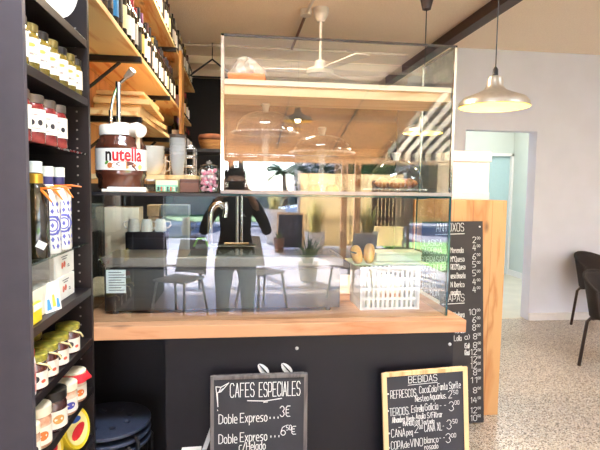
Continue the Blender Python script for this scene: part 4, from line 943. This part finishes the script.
# ================================================================== CEILING THINGS
m_fan = mat('fan_white',(226,216,206),.4,var=.02)
fx, fy = .715, 4.39
fn = thing('ceiling_fan', 'white three bladed ceiling fan hanging behind the tall cabinet', 'ceiling fan', (fx, fy, 0))
MB().lathe([(0,2.905),(.03,2.905),(.05,2.94),(.065,2.98),(.068,3.018),(0,3.018)], 20).build('canopy', m_fan, fn, smooth=True)
MB().tube([(0,0,2.905),(0,0,2.57)], .012, 10).build('rod', m_fan, fn, smooth=True)
MB().lathe([(0,2.59),(.045,2.58),(.05,2.52),(.11,2.51),(.125,2.49),(.11,2.465),(.04,2.455),(0,2.455)], 24).build('motor', m_fan, fn, smooth=True)
for k in range(3):
    a = math.radians(172)+k*2*PI/3; b = MB()
    b.add([Vector((r*cos(a)-w_*sin(a), r*sin(a)+w_*cos(a), 2.495+dz)) for dz in (0,.008) for r, w_ in ((.1,-.035),(.2,-.05),(.62,-.065),(.64,0),(.62,.065),(.2,.05),(.1,.035))], [tuple(range(7))[::-1], tuple(range(7,14))]+[(i,(i+1)%7,7+(i+1)%7,7+i) for i in range(7)])
    b.build('blade', m_fan, fn)
def pendant(label, x, y, zb, r, cordtop=3.018, canopy=False):
    t = thing('pendant_lamp', label, 'pendant lamp', (x, y, zb), 0, 'pendant lamps')
    k = r/.219
    sh = [(.219,0),(.213,.028),(.19,.055),(.12,.082),(.07,.105),(.052,.13),(.05,.16),(.042,.185),(.02,.195)]
    m_out = mat('shade_metal',(206,200,190),.36,.8,var=.05); m_in = mat('shade_inside',(255,216,116),.5,var=.02)
    MB().lathe([(a*k,b*k) for a,b in sh], 32, cap=False).build('lamp_shade', m_out, t, smooth=True)
    MB().lathe([(a*k-.004,b*k-.003) for a,b in sh[:6]], 32, cap=False).build('shade_lining', m_in, t, smooth=True)
    MB().lathe([(.0,.03*k),(.022,.036*k),(.03,.058*k),(.022,.085*k),(.013,.11*k),(0,.11*k)], 16).build('bulb', emit('bulb_glow',(255,226,150),9), t, smooth=True)
    MB().lathe([(.018*k,.19*k),(.016*k,.235*k),(.006,.25*k),(0,.25*k)], 12).build('cap', m_blackpl, t, smooth=True)
    MB().tube([(0,0,.245*k),(0,0,cordtop-zb)], .0035, 6).build('cord', m_blackpl, t, smooth=True)
    if canopy: MB().lathe([(0,-.24),(.03,-.235),(.05,-.15),(.075,-.02),(.075,0),(0,0)], 18, (0,0,3.016-zb)).build('canopy', mat('canopy_brown',(46,26,24),.5), t, smooth=True)
    l = bpy.data.lights.new('bulb_light','POINT'); l.energy = 13; l.color = (1,.78,.45); l.shadow_soft_size = .03; lo = bpy.data.objects.new('bulb_light', l); C.objects.link(lo); lo.location = (x, y, zb+.012); 
    return t
p = at(494, 106, 2.9); pendant('brushed metal pendant lamp hanging in front of the white wall', p.x, 2.9, p.z-.005, .205)
p = at(422.5, 133, 3.6); pendant('pendant lamp with dark ceiling cone hanging behind the tall cabinet', p.x-.0, 3.6, p.z, .145, 2.8, True)
# conduit, junction box, clothes rail and hanger
cd = thing('conduit_pipe', 'pale conduit with junction box running under the ceiling', 'conduit', (0,0,0))
a = at(306, 9, 4.45); MB().lathe([(0,-.05),(.05,-.05),(.055,0),(0,0)], 14, (a.x, 4.45, 3.018)).build('junction_box', m_fan, cd, smooth=True)
b = at(313, -6, 4.2); MB().tube([(a.x, 4.45, 2.985), (a.x+.04, 3.2, 2.985)], .014, 8).build('pipe', m_fan, cd, smooth=True)
MB().tube([(a.x, 4.5, 2.985), (a.x+.0, 5.55, 2.98)], .014, 8).build('brown_pipe', mat('pipe_brown',(120,84,66),.5), cd, smooth=True)
rl = thing('clothes_rail', 'thin pale rail fixed across under the ceiling', 'rail', (0, 5.6, 0)); MB().tube([(-.875,0,2.985),(1.9,0,2.985)], .014, 8).build('rail', mat('rail_pale',(206,190,170),.4), rl, smooth=True)
for x in (-.5, 1.2): MB().tube([(x,0,2.985),(x,0,3.018)], .008, 6).build('rail_fixing', m_fan, rl)
hp = at(206.5, 56, 5.58)
hg = thing('coat_hanger', 'black coat hanger hanging from the pale ceiling rail', 'hanger', (hp.x+.06, 5.6, 0))
MB().tube([(0,0,2.84),(0,0,2.885),(0,.022,2.91),(0,.034,2.945)]+[(0,.0245*cos(k*PI/8),2.985+.0235*sin(k*PI/8)) for k in range(0,9)]+[(0,-.0245,2.975)], .005, 6).build('hook', m_blackmetal, hg, smooth=True)
MB().tube([(0,0,2.84),(-.2,0,2.69),(-.23,0,2.66),(-.2,0,2.652),(.2,0,2.652),(.23,0,2.66),(.2,0,2.69)], .011, 8, closed=True).build('shoulder_bar', m_blackpl, hg, smooth=True)
for y in (6.2, 6.9): struct(box('trim_%d' % (2 if y < 6.5 else 3), -.88, 2.36, y, y+.14, 2.93, 3.02, m_ceil))

# ================================================================== STOOLS AND CHAIRS
def stool(label, x, y, z, rot):
    t = thing('stacking_stool', label, 'stool', (x, y, z), rot, 'stacked black stools')
    bm = bmesh.new(); R = .174; n = 48
    # seat with real holes
    outer = [bm.verts.new((R*cos(2*PI*k/n), R*sin(2*PI*k/n), .45)) for k in range(n)]
    ed = [bm.edges.new((outer[k], outer[(k+1) % n])) for k in range(n)]
    for h in range(8):
        a = 2*PI*h/8+.35; c = (.092*cos(a), .092*sin(a))
        r = [bm.verts.new((c[0]+.0135*cos(2*PI*k/12), c[1]+.0135*sin(2*PI*k/12), .45)) for k in range(12)]
        ed += [bm.edges.new((r[k], r[(k+1) % 12])) for k in range(12)]
    bmesh.ops.triangle_fill(bm, use_beauty=True, use_dissolve=False, edges=ed)
    for f in bm.faces:
        f.normal_update()
        if f.normal.z < 0: f.normal_flip()
    me = bpy.data.meshes.new('seat'); bm.to_mesh(me); bm.free(); me.materials.append(mat('stool_black',(54,60,78),.35,var=.12,scale=60))
    o = bpy.data.objects.new('seat', me); C.objects.link(o); o.parent = t; md = o.modifiers.new('solid','SOLIDIFY'); md.thickness = .014; md.offset = -1
    md = o.modifiers.new('bevel','BEVEL'); md.width = .003; md.segments = 2; md.limit_method = 'ANGLE'
    MB().lathe([(.15,.427),(.158,.43),(.158,.4355),(.15,.4355)], 32, cap=False).build('seat_ring', m_blackmetal, t, smooth=True)
    for k in range(4):
        a = PI/4+k*PI/2; ca, sa = cos(a), sin(a)
        MB().tube([(.13*ca,.13*sa,.427),(.176*ca,.176*sa,.423),(.189*ca,.189*sa,.405),(.193*ca,.193*sa,.0)], .0075, 8).build('leg', m_blackmetal, t, smooth=True)
    return t
sp_ = at(107.5, 419, 2.12)
top_ = sp_.z-.4505; zst = [0, top_/2, top_]
for i in range(3): stool(f'black round stool with a holed seat, {("bottom","middle","top")[i]} one of the stack by the bookcase', sp_.x, 2.12, .0005+zst[i], math.radians(-15+10*i))

m_rat = stripes_bump('rattan_dark', (56,46,42), (22,19,18), 55)
def rattan_chair(label, x, y, rot):
    t = thing('rattan_chair', label, 'chair', (x, y, 0), rot, 'dark rattan chairs')
    def shell(u_, v_):
        a = PI+.05+(PI-.1)*u_; k = v_; e = abs(u_-.5)*2; r = .225+.045*k
        top = .44+(.36-.13*e**2)*k
        return (r*cos(a)*1.05, r*sin(a)*.95-.02*k, top)
    MB().grid(shell, 26, 8).build('back_shell', m_rat, t, smooth=True, thick=.014)
    rim = [shell(k/26, 1) for k in range(27)]
    MB().tube(rim, .013, 8).build('rim', m_rat, t, smooth=True)
    MB().lathe([(0,.425),(.2,.425),(.228,.435),(.23,.45),(.2,.456),(0,.45)], 30).build('seat', m_rat, t, smooth=True)
    ml = mat('chair_leg',(60,46,40),.35,.5)
    for sx, sy in ((-1,-1),(1,-1),(-1,1),(1,1)):
        MB().tube([(sx*.12,sy*.1,.424),(sx*.165,sy*.15,.42),(sx*.182,sy*.168,.39),(sx*.21,sy*.20,.0)], .0145, 8).build('leg', ml, t, smooth=True)
    return t
rattan_chair('dark rattan chair standing nearest the white wall', 4.0, 5.02, math.radians(-158))
rattan_chair('dark rattan chair cut off by the right edge of the photo', 3.2, 3.79, math.radians(-158))

# ================================================================== STREET SIDE (behind the camera, mirrored in the glass)
m_tile = tiles('terrace_tile', (214,212,206), (150,148,144), .6)
struct(box('floor_terrace', -14, 16, -9.2, -3.2, -.1, 0, m_tile))
struct(box('road', -40, 40, -15.5, -9.2, -.22, -.1, mat('asphalt',(112,114,118),.85,var=.1,scale=30)))
struct(box('sidewalk', -40, 40, -17.2, -15.5, -.22, -.02, mat('far_paving',(200,196,188),.8,var=.05)))
struct(box('lawn', -40, 40, -22, -17.2, -.22, .0, mat('lawn_green',(96,150,60),.9,rgb2=(60,110,40),scale=14)))
struct(box('garden_wall', -40, 40, -22.3, -22, -.2, 1.2, mat('garden_wall',(190,176,160),.8,var=.1,scale=5)))
# street facade above the opening and at its sides
struct(MB().box(-8, 12, -3.3, -3.2, 2.92, 3.4).build('wall_front', m_wallw)); struct(box('wall_street', -8, -1.0, -3.3, -3.2, 0, 2.92, m_wallw)); struct(box('wall_street', 6.6, 12, -3.3, -3.2, 0, 2.92, m_wallw))
struct(box('roof_slab', -8, 12, -3.3, 9, 3.2, 3.4, m_wallw))
# awnings
def awning(name, label, x0, x1, y0, z0, y1, z1, m, mv):
    t = thing(name, label, 'awning', (x0, y0, 0))
    MB().add([(0,0,z0),(x1-x0,0,z0),(x1-x0,y1-y0,z1),(0,y1-y0,z1)],[(0,1,2,3)]).build('canvas', m, t, thick=.004)
    MB().box(0, x1-x0, y1-y0-.015, y1-y0-.005, z1-.16, z1).build('valance', mv, t)
    n = max(2, int((x1-x0)/1.1))
    for k in range(n+1):
        x = (x1-x0)*k/n; MB().tube([(x,-.02,z0-.03),(x,y1-y0+.02,z1-.03)], .018, 8).build('arm', m_blackmetal, t, smooth=True)
    return t
m_tan = canvas_mat('tan_canvas', (192,150,104), .34)
awning('tan_awning', 'tan canvas awning mirrored in the tall cabinet glass', -2.6, 3.08, -3.32, 2.98, -6.1, 2.28, m_tan, canvas_mat('tan_valance', (226,190,140), .3))
m_str = stripes('striped_canvas', (236,226,206), (66,58,66), 0, .21, .44, .6)
awning('striped_awning', 'black and cream striped awning mirrored at the right of the cabinet glass', 3.12, 8.2, -3.32, 3.12, -6.0, 2.22, m_str, stripes('striped_valance', (236,226,206), (66,58,66), 0, .21, .44, .3))
# pergola frame with posts
pg = thing('pergola_frame', 'light timber pergola posts and beam mirrored in the cabinet glass', 'pergola', (0,-6.35,0))
m_tim = wood('timber', (226,186,136), (186,136,88), 'X', ring=5); m_timz = wood('timber_post', (214,168,118), (170,112,70), 'Z', ring=5)
box('beam', -3, 6.6, -.06, .06, 1.99, 2.12, m_tim, pg)
for x in (-.1, 2.24, 2.52, 5.2, -2.6): box('post', x-.06, x+.06, -.055, .055, 0, 1.989, m_timz, pg)
# cream garden wall, fence, planters
cw = thing('cream_screen', 'cream canvas windbreak screen on the terrace, mirrored in the glass front', 'screen', (2.85, -8.2, 0))
MB().box(-1.3, 1.3, -.006, .006, .04, 1.82).build('canvas', canvas_mat('cream_canvas', (250,232,190), .75), cw)
for x in (-1.33, 1.33): MB().box(x-.03, x+.03, -.03, .03, 0, 1.88).build('screen_post', m_cream, cw)
struct(box('lawn_patch', 3.7, 10, -9.1, -4.6, .001, .03, mat('turf',(112,168,66),.9,rgb2=(70,124,44),scale=14)))
gt = thing('slatted_gate', 'dark brown slatted timber gate beside the cream screen, mirrored in the glass', 'gate', (3.75, -8.02, 0))
for k in range(9): MB().box(-.38+k*.095, -.31+k*.095, -.012, .012, .55, 1.62).build('gate_slat', mat('gate_brown',(96,66,48),.7,var=.1), gt)
for z in (.7, 1.45): MB().box(-.4, .46, .0125, .04, z, z+.07).build('gate_rail', mat('gate_brown',(0,0,0)), gt)
for x in (-.42, .48): MB().box(x-.03, x+.03, -.03, .03, 0, 1.66).build('gate_post', mat('gate_brown',(0,0,0)), gt)
pf = thing('picket_fence', 'white picket fence showing faintly through the cream screen', 'fence', (1.6,-8.5,0))
for k in range(15): MB().box(k*.11, k*.11+.06, -.01, .01, .05, 1.0).build('picket', m_white, pf)
for z in (.25,.8): MB().box(0, 1.62, .011, .04, z, z+.07).build('rail', m_white, pf)
m_grs = canvas_mat('grass_blade',(206,196,130),.5); m_grn = mat('leaf_green',(70,110,46),.7,rgb2=(40,76,30),scale=20)
m_pot = mat('terracotta',(150,96,70),.7,var=.1); m_potg = mat('pot_pale',(238,230,212),.7,var=.06)
def grass_pot(label, x, y, r, h, gh, n, mleaf, mpot, spread=.6, seed=1):
    t = thing('potted_grass', label, 'plant', (x,y,0), 0, 'potted plants on the terrace')
    MB().lathe([(0,.0),(r*.75,0),(r,h),(r*.92,h),(r*.88,h*.9),(0,h*.9)], 20).build('pot', mpot, t, smooth=True)
    rr = random.Random(seed); b = MB()
    for k in range(n):
        a = rr.random()*2*PI; q = rr.random(); L = gh*(.6+.4*rr.random()); w_ = .012+.01*rr.random(); dx, dy = cos(a), sin(a); pts = []
        for j in range(6):
            s = j/5; out = spread*L*q*s**1.6; pts.append((r*.5*q*dx+out*dx, r*.5*q*dy+out*dy, h*.9+L*s-.35*L*q*s**3))
        for j in range(5):
            p, q2 = Vector(pts[j]), Vector(pts[j+1]); n1 = Vector((-dy,dx,0))*w_*(1-j/5.2); n2 = Vector((-dy,dx,0))*w_*(1-(j+1)/5.2)
            b.add([p-n1,p+n1,q2+n2,q2-n2],[(0,1,2,3)])
    b.build('leaves', mleaf, t); return t
grass_pot('large pale ornamental grass in a pale planter by the cream screen', 1.75, -7.05, .24, .5, 1.05, 150, m_grs, m_potg, .4, 2)
grass_pot('second ornamental grass in a pale planter by the cream screen', 2.95, -7.05, .24, .5, .9, 130, m_grs, m_potg, .4, 3)
grass_pot('low spiky green plant in a planter on the terrace', 1.15, -3.9, .17, .3, .55, 70, m_grn, m_potg, .9, 4)
grass_pot('spiky plant in a tall planter at the end of the cream screen', 1.0, -9.0, .28, .9, .75, 70, m_grs, m_potg, .4, 5)
grass_pot('small brown pot with leaves beside the street chalkboard', .98, -7.35, .13, .33, .22, 40, m_grn, mat('pot_brown',(110,74,54),.6), .7, 6)
# street chalkboard
ab = thing('street_chalkboard', 'dark A shaped street chalkboard on the pavement, mirrored in the glass', 'chalkboard', (1.28,-7.75,0), math.radians(12))
for s in (-1, 1):
    b = MB().box(-.28,.28,-.012,.012,.08,.85).build('slate', m_slate, ab); b.location = (0,s*.16,0); b.rotation_euler = (s*math.radians(10),0,0)
    f = MB().box(-.32,-.28,-.016,.016,0,.9).box(.28,.32,-.016,.016,0,.9).box(-.28,.28,-.016,.016,.85,.9).build('frame', mf2, ab); f.location = (0,s*.16,0); f.rotation_euler = (s*math.radians(10),0,0)
# car
car = thing('parked_car', 'pale blue white car parked across the street, mirrored in the glass', 'car', (3.05,-12.1,-.1), 0)
prof = [(-2.05,.35),(-2.1,.55),(-2.02,.78),(-1.75,.88),(-.95,1.0),(-.35,1.42),(.4,1.5),(1.2,1.45),(1.75,1.05),(2.0,.95),(2.05,.4),(1.7,.28),(-1.7,.28)]
MB().prism(prof, -.82, .82, lambda v: Vector((v.x, v.z, v.y))).build('car_body', mat('car_paint',(206,224,236),.2,0,var=.02,coat=.8), car, bevel=.06)
for s in (-1,1): MB().prism([(-.85,1.02),(-.33,1.36),(.4,1.43),(1.1,1.38),(1.5,1.06)], .0, .01, lambda v, s=s: Vector((v.x, s*(.825+v.z), v.y))).build('window', mat('car_window',(40,50,58),.1), car)
for x in (-1.3,1.3):
    for s in (-1,1):
        b = MB().lathe([(0,-.1),(.3,-.1),(.33,-.07),(.33,.07),(.3,.1),(0,.1)], 24); b.v = [(x+q[0], s*.76+q[2], .33+q[1]) for q in b.v]; w_ = b.build('wheel', m_blackpl, car, smooth=True)
        b = MB().lathe([(0,0),(.2,0),(.2,.012),(0,.02)], 20); b.v = [(x+q[0], s*(.865+q[2]), .33+q[1]) for q in b.v]; b.build('hubcap', m_alu, w_, smooth=True)
MB().box(-2.1,-1.98,.4,.75,.62,.75).build('headlamp', mat('headlamp',(150,160,170),.1), car); MB().box(-2.1,-1.98,-.75,-.4,.62,.75).build('headlamp', mat('headlamp',(0,0,0)), car)
# palms and trees
def tree(label, x, y, h, r, seed, palm=False):
    t = thing('palm_tree' if palm else 'street_tree', label, 'tree', (x,y,-.02), 0, 'trees across the street'); rr = random.Random(seed)
    MB().tube([(0,0,0),(.05,0,h*.5),(0,.05,h*(.9 if palm else .7))], [.16,.12,.1], 10).build('trunk', mat('bark',(110,84,62),.9,var=.15,scale=12), t, smooth=True)
    b = MB()
    if palm:
        for k in range(24):
            a = 2*PI*k/24+rr.random()*.2; el = rr.uniform(-.2,1.0); L = r*rr.uniform(.8,1.1)
            for j in range(14):
                s = (j+1)/14; cx = L*s*cos(el)*cos(a); cy = L*s*cos(el)*sin(a); cz = h*.9+L*s*sin(el)-.5*L*s*s
                for sd in (-1,1):
                    nx, ny = -sin(a)*sd, cos(a)*sd; l = .42*(1-s*.5)
                    b.add([(cx,cy,cz),(cx+.05*cos(a),cy+.05*sin(a),cz),(cx+nx*l+.12*cos(a),cy+ny*l+.12*sin(a),cz-.18)],[(0,1,2)])
    else:
        for k in range(700):
            a = rr.random()*2*PI; u_ = rr.uniform(-1,1); q = r*rr.random()**.33; s = math.sqrt(1-u_*u_)
            c = Vector((q*s*cos(a), q*s*sin(a), h+q*u_*.8)); d1_ = Vector((rr.uniform(-1,1),rr.uniform(-1,1),rr.uniform(-1,1)))*.24; d2_ = Vector((rr.uniform(-1,1),rr.uniform(-1,1),rr.uniform(-1,1)))*.24
            b.add([c-d1_, c+d2_, c+d1_, c-d2_],[(0,1,2,3)])
    b.build('fronds' if palm else 'foliage', m_grn, t)
tree('tall palm tree across the street left of the gap of sky', .2, -18.5, 3.4, 1.45, 1, True)
tree('short palm tree rising over the cream screen', 2.1, -18.0, 2.4, .95, 2, True)
tree('bushy street tree right of the short palm', 6.0, -18.4, 3.2, 1.45, 3)
tree('bushy street tree seen over the middle of the cream screen', 9.6, -18.4, 3.4, 1.5, 4)
tree('bushy dark tree at the left of the mirrored street', -3.3, -19.5, 3.0, 1.45, 5)
tree('bushy street tree at the far right of the cream screen', 13.2, -18.4, 3.4, 1.5, 6)
hb = MB(); rr = random.Random(9)
for k in range(5200):
    c = Vector((rr.uniform(3.0,14), -20.9+rr.uniform(-.35,.35), rr.uniform(.02,2.55+.2*sin(k)))); d1_ = Vector((rr.uniform(-1,1),rr.uniform(-1,1),rr.uniform(-1,1)))*.13; d2_ = Vector((rr.uniform(-1,1),rr.uniform(-1,1),rr.uniform(-1,1)))*.13
    hb.add([c-d1_, c+d2_, c+d1_, c-d2_],[(0,1,2,3)])
tag(hb.build('hedge', mat('hedge_green',(44,74,36),.8,rgb2=(26,48,22),scale=12)), 'long dark hedge showing over the cream screen, mirrored in the cabinet', 'hedge')
hs = thing('garden_house', 'pale house beyond the street trees, mirrored faintly in the glass', 'house', (9,-28,0)); box('house_wall', -5, 5, -3, 3, -.2, 4.2, mat('house_wall',(226,220,210),.8), hs)
MB().prism([(-5.4,4.2),(5.4,4.2),(0,6.2)], -3.4, 3.4, lambda v: Vector((v.x, v.z, v.y))).build('house_roof', mat('house_roof',(150,84,60),.8), hs)
for x in (-3,0,3): MB().box(x-.6,x+.6,3.001,3.03,1,2.4).build('house_window', mat('house_glass',(70,80,90),.1), hs)
# bistro table and white chairs
bt2 = thing('bistro_table', 'iron legged bistro table mirrored behind the coffee cups', 'table', (-.78,-3.6,0))
MB().box(-.34,.34,-.26,.26,.735,.76).build('table_top', mat('table_grey',(120,132,148),.5,rgb2=(90,100,116),scale=60), bt2, bevel=.006)
for s in (-1,1):
    b = MB(); x = s*.26
    for q in (-1,1):
        b.tube([(x,q*.03,.73),(x,q*.1,.6),(x,q*.06,.42),(x,q*.12,.25),(x,q*.22,.03),(x,q*.25,.0)], .018, 8)
        b.tube([(x,q*.16+.05*cos(k*.6),.5+.05*sin(k*.6)) for k in range(9)], .012, 6)
    b.tube([(x,-.1,.42),(x,.1,.42)], .014, 6); b.build('iron_leg', m_blackmetal, bt2, smooth=True)
MB().tube([(-.26,0,.3),(.26,0,.3)], .016, 8).build('stretcher', m_blackmetal, bt2, smooth=True)
jg = thing('cream_jug', 'cream jug standing on the iron legged bistro table', 'jug', (-.72,-3.55,.7605)); MB().lathe([(0,0),(.06,0),(.08,.08),(.06,.18),(.05,.22),(.058,.26),(.05,.26),(.04,.2),(0,.02)], 20).build('jug_body', m_cream, jg, smooth=True); MB().tube([(.06,0,.2),(.12,0,.19),(.12,0,.1),(.075,0,.07)], .01, 8).build('handle', m_cream, jg, smooth=True)
def white_chair(label, x, y, rot):
    t = thing('white_chair', label, 'chair', (x,y,0), rot, 'white terrace chairs'); m = mat('chair_white',(236,236,232),.4,var=.02)
    MB().box(-.21,.21,-.2,.22,.43,.455).build('seat', m, t, bevel=.01)
    MB().grid(lambda u_, v_: ((u_-.5)*.42*(1-.1*v_), -.2-.09*v_-.06*(1-(2*u_-1)**2), .47+.38*v_), 10, 4).build('backrest', m, t, smooth=True, thick=.012)
    for sx in (-1,1):
        for sy in (-1,1): MB().tube([(sx*.18,sy*.17+.01,.43),(sx*.22,sy*.24,0)], .015, 8).build('leg', m, t, smooth=True)
    return t
white_chair('white plastic chair mirrored faintly in the steel chiller, left one', -.62, -1.75, .5)
white_chair('white plastic chair mirrored faintly in the display glass, middle one', .32, -2.2, -.6)
white_chair('white plastic chair mirrored faintly beside the cream screen', 1.55, -2.6, .9)
# a lamp under the tan awning and one over the room behind the camera
def at_m(px, py, d): q = at(px, py, d); return q.x, 4-d, q.z
q = at_m(298, 121, 5.4); pendant('pendant lamp mirrored beside the cake domes in the cabinet glass', q[0], q[1], q[2], .16)

# ------------------------------------------------------------------ the person taking the picture
def person():
    me = bpy.data.meshes.new('person'); V = {}; pts = []; E = []; rad = []
    def add(k, p, r, par=None):
        V[k] = len(pts); pts.append(p); rad.append(r)
        if par is not None: E.append((V[par], V[k]))
    Y0 = -.40
    add('pel', (0,Y0,.92), .15); add('bel', (0,Y0,1.06), .135, 'pel'); add('che', (0,Y0,1.22), .15, 'bel'); add('upc', (0,Y0,1.33), .12, 'che'); add('nec', (0,Y0+.01,1.41), .052, 'upc')
    add('jaw', (0,Y0+.03,1.485), .07, 'nec'); add('hed', (0,Y0+.02,1.55), .088, 'jaw'); add('top', (0,Y0+.015,1.60), .075, 'hed')
    for s, n in ((-1,'l'),(1,'r')):
        add('sh'+n, (s*.16,Y0,1.33), .066, 'upc'); add('ua'+n, (s*.235,Y0+.05,1.2), .054, 'sh'+n); add('el'+n, (s*.27,Y0+.12,1.1), .045, 'ua'+n)
        add('fa'+n, (s*.2,Y0+.22,1.25), .04, 'el'+n); add('wr'+n, (s*.125,Y0+.30,1.40), .028, 'fa'+n); add('ha'+n, (s*.1,Y0+.335,1.45), .034, 'wr'+n)
        add('hi'+n, (s*.1,Y0,.84), .1, 'pel'); add('kn'+n, (s*.11,Y0+.01,.48), .062, 'hi'+n); add('ca'+n, (s*.112,Y0-.01,.3), .056, 'kn'+n); add('an'+n, (s*.115,Y0-.02,.08), .04, 'ca'+n); add('to'+n, (s*.13,Y0+.13,.035), .034, 'an'+n)
        for f in range(4):
            k = f'{n}{f}'; z = 1.455+.02*f
            add('f1'+k, (s*(.093),Y0+.345,z), .0095, 'ha'+n); add('f2'+k, (s*.09,Y0+.372-.002*f,z+.004), .0088, 'f1'+k); add('f3'+k, (s*(.07+.003*f),Y0+.377,z+.006), .0078, 'f2'+k)
        add('t1'+n, (s*.085,Y0+.335,1.462), .0105, 'ha'+n); add('t2'+n, (s*.062,Y0+.348,1.475), .0095, 't1'+n)
    me.from_pydata(pts, E, []); o = bpy.data.objects.new('person', me); C.objects.link(o)
    sk_ = o.modifiers.new('skin','SKIN'); o.modifiers.new('sub','SUBSURF').levels = 2
    if not me.skin_vertices: 
        bpy.context.view_layer.objects.active = o; bpy.ops.mesh.customdata_skin_add()
    for i, r in enumerate(rad): me.skin_vertices[0].data[i].radius = (r, r*(.72 if i in (V['pel'],V['bel'],V['che'],V['upc']) else 1)) if 0 else (r, r)
    for i in range(len(pts)): me.skin_vertices[0].data[i].use_root = False
    me.skin_vertices[0].data[V['pel']].use_root = True
    dg = bpy.context.evaluated_depsgraph_get(); m2 = bpy.data.meshes.new_from_object(o.evaluated_get(dg)); o.modifiers.clear(); o.data = m2
    for m in (mat('skin',(206,158,130),.5,var=.05), mat('shirt_black',(20,20,26),.8,var=.15,scale=60), mat('trousers_pale',(206,220,228),.85,var=.15,scale=60), mat('shoe_dark',(40,36,34),.5)): m2.materials.append(m)
    for p in m2.polygons:
        c = p.center; p.use_smooth = True; ax = abs(c.x); yy_ = c.y-Y0
        if c.z < .09: p.material_index = 3
        elif c.z < .93: p.material_index = 2
        elif c.z > 1.40 and ax < .12 and yy_ < .2 or yy_ > .28: p.material_index = 0
        else: p.material_index = 1
    tag(o, 'person in a black top and pale trousers photographing, mirrored darkly in the glass', 'person')
    h = MB().lathe([(.088,-.05),(.098,0),(.092,.045),(.066,.08),(0,.095)], 20, (0,Y0-.012,1.585)); h.build('hair', mat('hair_dark',(34,26,22),.7,var=.2,scale=80), o, smooth=True)
    for s in (-1,1):
        MB().lathe([(0,-.012),(.012,0),(0,.012)], 10, (s*.032,Y0+.098,1.545)).build('eye', m_white, o, smooth=True)
        MB().lathe([(0,-.026),(.012,-.01),(.014,.012),(0,.024)], 8, (s*.092,Y0+.02,1.535)).build('ear', MATS['skin'], o, smooth=True)
    MB().add([(-.014,Y0+.1,1.505),(.014,Y0+.1,1.505),(0,Y0+.128,1.508),(0,Y0+.1,1.55)],[(0,1,2),(1,3,2),(3,0,2)]).build('nose', MATS['skin'], o)
    MB().tube([(-.024,Y0+.098,1.478),(0,Y0+.104,1.475),(.024,Y0+.098,1.478)], .005, 6).build('mouth', mat('lips',(170,96,90),.5), o, smooth=True)
    MB().prism([(-.03,0),(.03,0),(.0,.03)], 0, .001, lambda v: Vector((v.x+.06, Y0+.165, v.y+1.24))).build('shirt_logo', m_white, o)
    return o
person()
ph = thing('mobile_phone', 'black mobile phone held up by the photographer', 'phone', (0,-.012,1.5), 0)
box('phone_body', -.074, .074, -.0085, -.0005, -.036, .036, m_blackpl, ph, bevel=.003); box('screen', -.07, .07, -.0092, -.0088, -.033, .033, mat('screen_black',(14,14,18),.08), ph)

# ================================================================== LIGHT
wd = bpy.data.worlds.new('sky'); sc.world = wd; wd.use_nodes = True; N = wd.node_tree.nodes; bg = N['Background']
sky = N.new('ShaderNodeTexSky'); sky.sky_type = 'NISHITA'; sky.sun_elevation = math.radians(33); sky.sun_rotation = math.radians(196); sky.sun_intensity = .55; sky.air_density = 1.0; sky.dust_density = .6; sky.ozone_density = 2.0; sky.sun_size = math.radians(2)
tint = N.new('ShaderNodeMixRGB'); tint.blend_type = 'MULTIPLY'; tint.inputs[0].default_value = 1; tint.inputs[2].default_value = (.82, .96, 1.38, 1); wd.node_tree.links.new(sky.outputs[0], tint.inputs[1]); wd.node_tree.links.new(tint.outputs[0], bg.inputs[0]); bg.inputs[1].default_value = SKY = 1.5
def portal(x0, x1, y, z0, z1):
    l = bpy.data.lights.new('opening_portal','AREA'); l.shape = 'RECTANGLE'; l.size = x1-x0; l.size_y = z1-z0; l.cycles.is_portal = True
    o = bpy.data.objects.new('opening_portal', l); C.objects.link(o); o.location = ((x0+x1)/2, y, (z0+z1)/2); o.rotation_euler = (math.radians(90), 0, PI) if 0 else (math.radians(-90), 0, PI)
def fill_panel(label, x, y, w_, d_, energy, color, z=3.005):  # unseen fill light added to brighten the rooms, housed as a flat panel
    t = thing('fill_panel', label, 'fill light', (x, y, z), 0, 'added fill panels')
    box('housing', -w_/2-.01, w_/2+.01, -d_/2-.01, d_/2+.01, 0, .012, m_white, t)
    l = bpy.data.lights.new('fill_light','AREA'); l.shape = 'RECTANGLE'; l.size = w_; l.size_y = d_; l.energy = energy; l.color = color
    o = bpy.data.objects.new('fill_light', l); C.objects.link(o); o.location = (x, y, z-.004)
    box('diffuser', -w_/2, w_/2, -d_/2, d_/2, -.003, -.0005, emit('panel_glow_'+t.name, tuple(int(255*v) for v in color), energy/(w_*d_*PI)*.3), t)
fill_panel('added fill panel over the room to the right of the camera', 3.4, 1.0, 1.2, .3, 66, (.82,.91,1))
fill_panel('added fill panel near the bookcase above the camera', .0, .9, .9, .3, 66, (.82,.91,1))
fill_panel('added fill panel over the hall behind the doorway', 3.9, 6.9, .6, .6, 42, (.96,1,.98))
fill_panel('added warm fill panel over the kitchen behind the wine shelves', .1, 3.55, .5, .25, 46, (1,.84,.64))
sc.cycles.max_bounces = 10; sc.cycles.transparent_max_bounces = 24; sc.cycles.diffuse_bounces = 5; sc.cycles.glossy_bounces = 5
sc.cycles.sample_clamp_indirect = 6
sc.cycles.caustics_reflective = False; sc.cycles.caustics_refractive = False
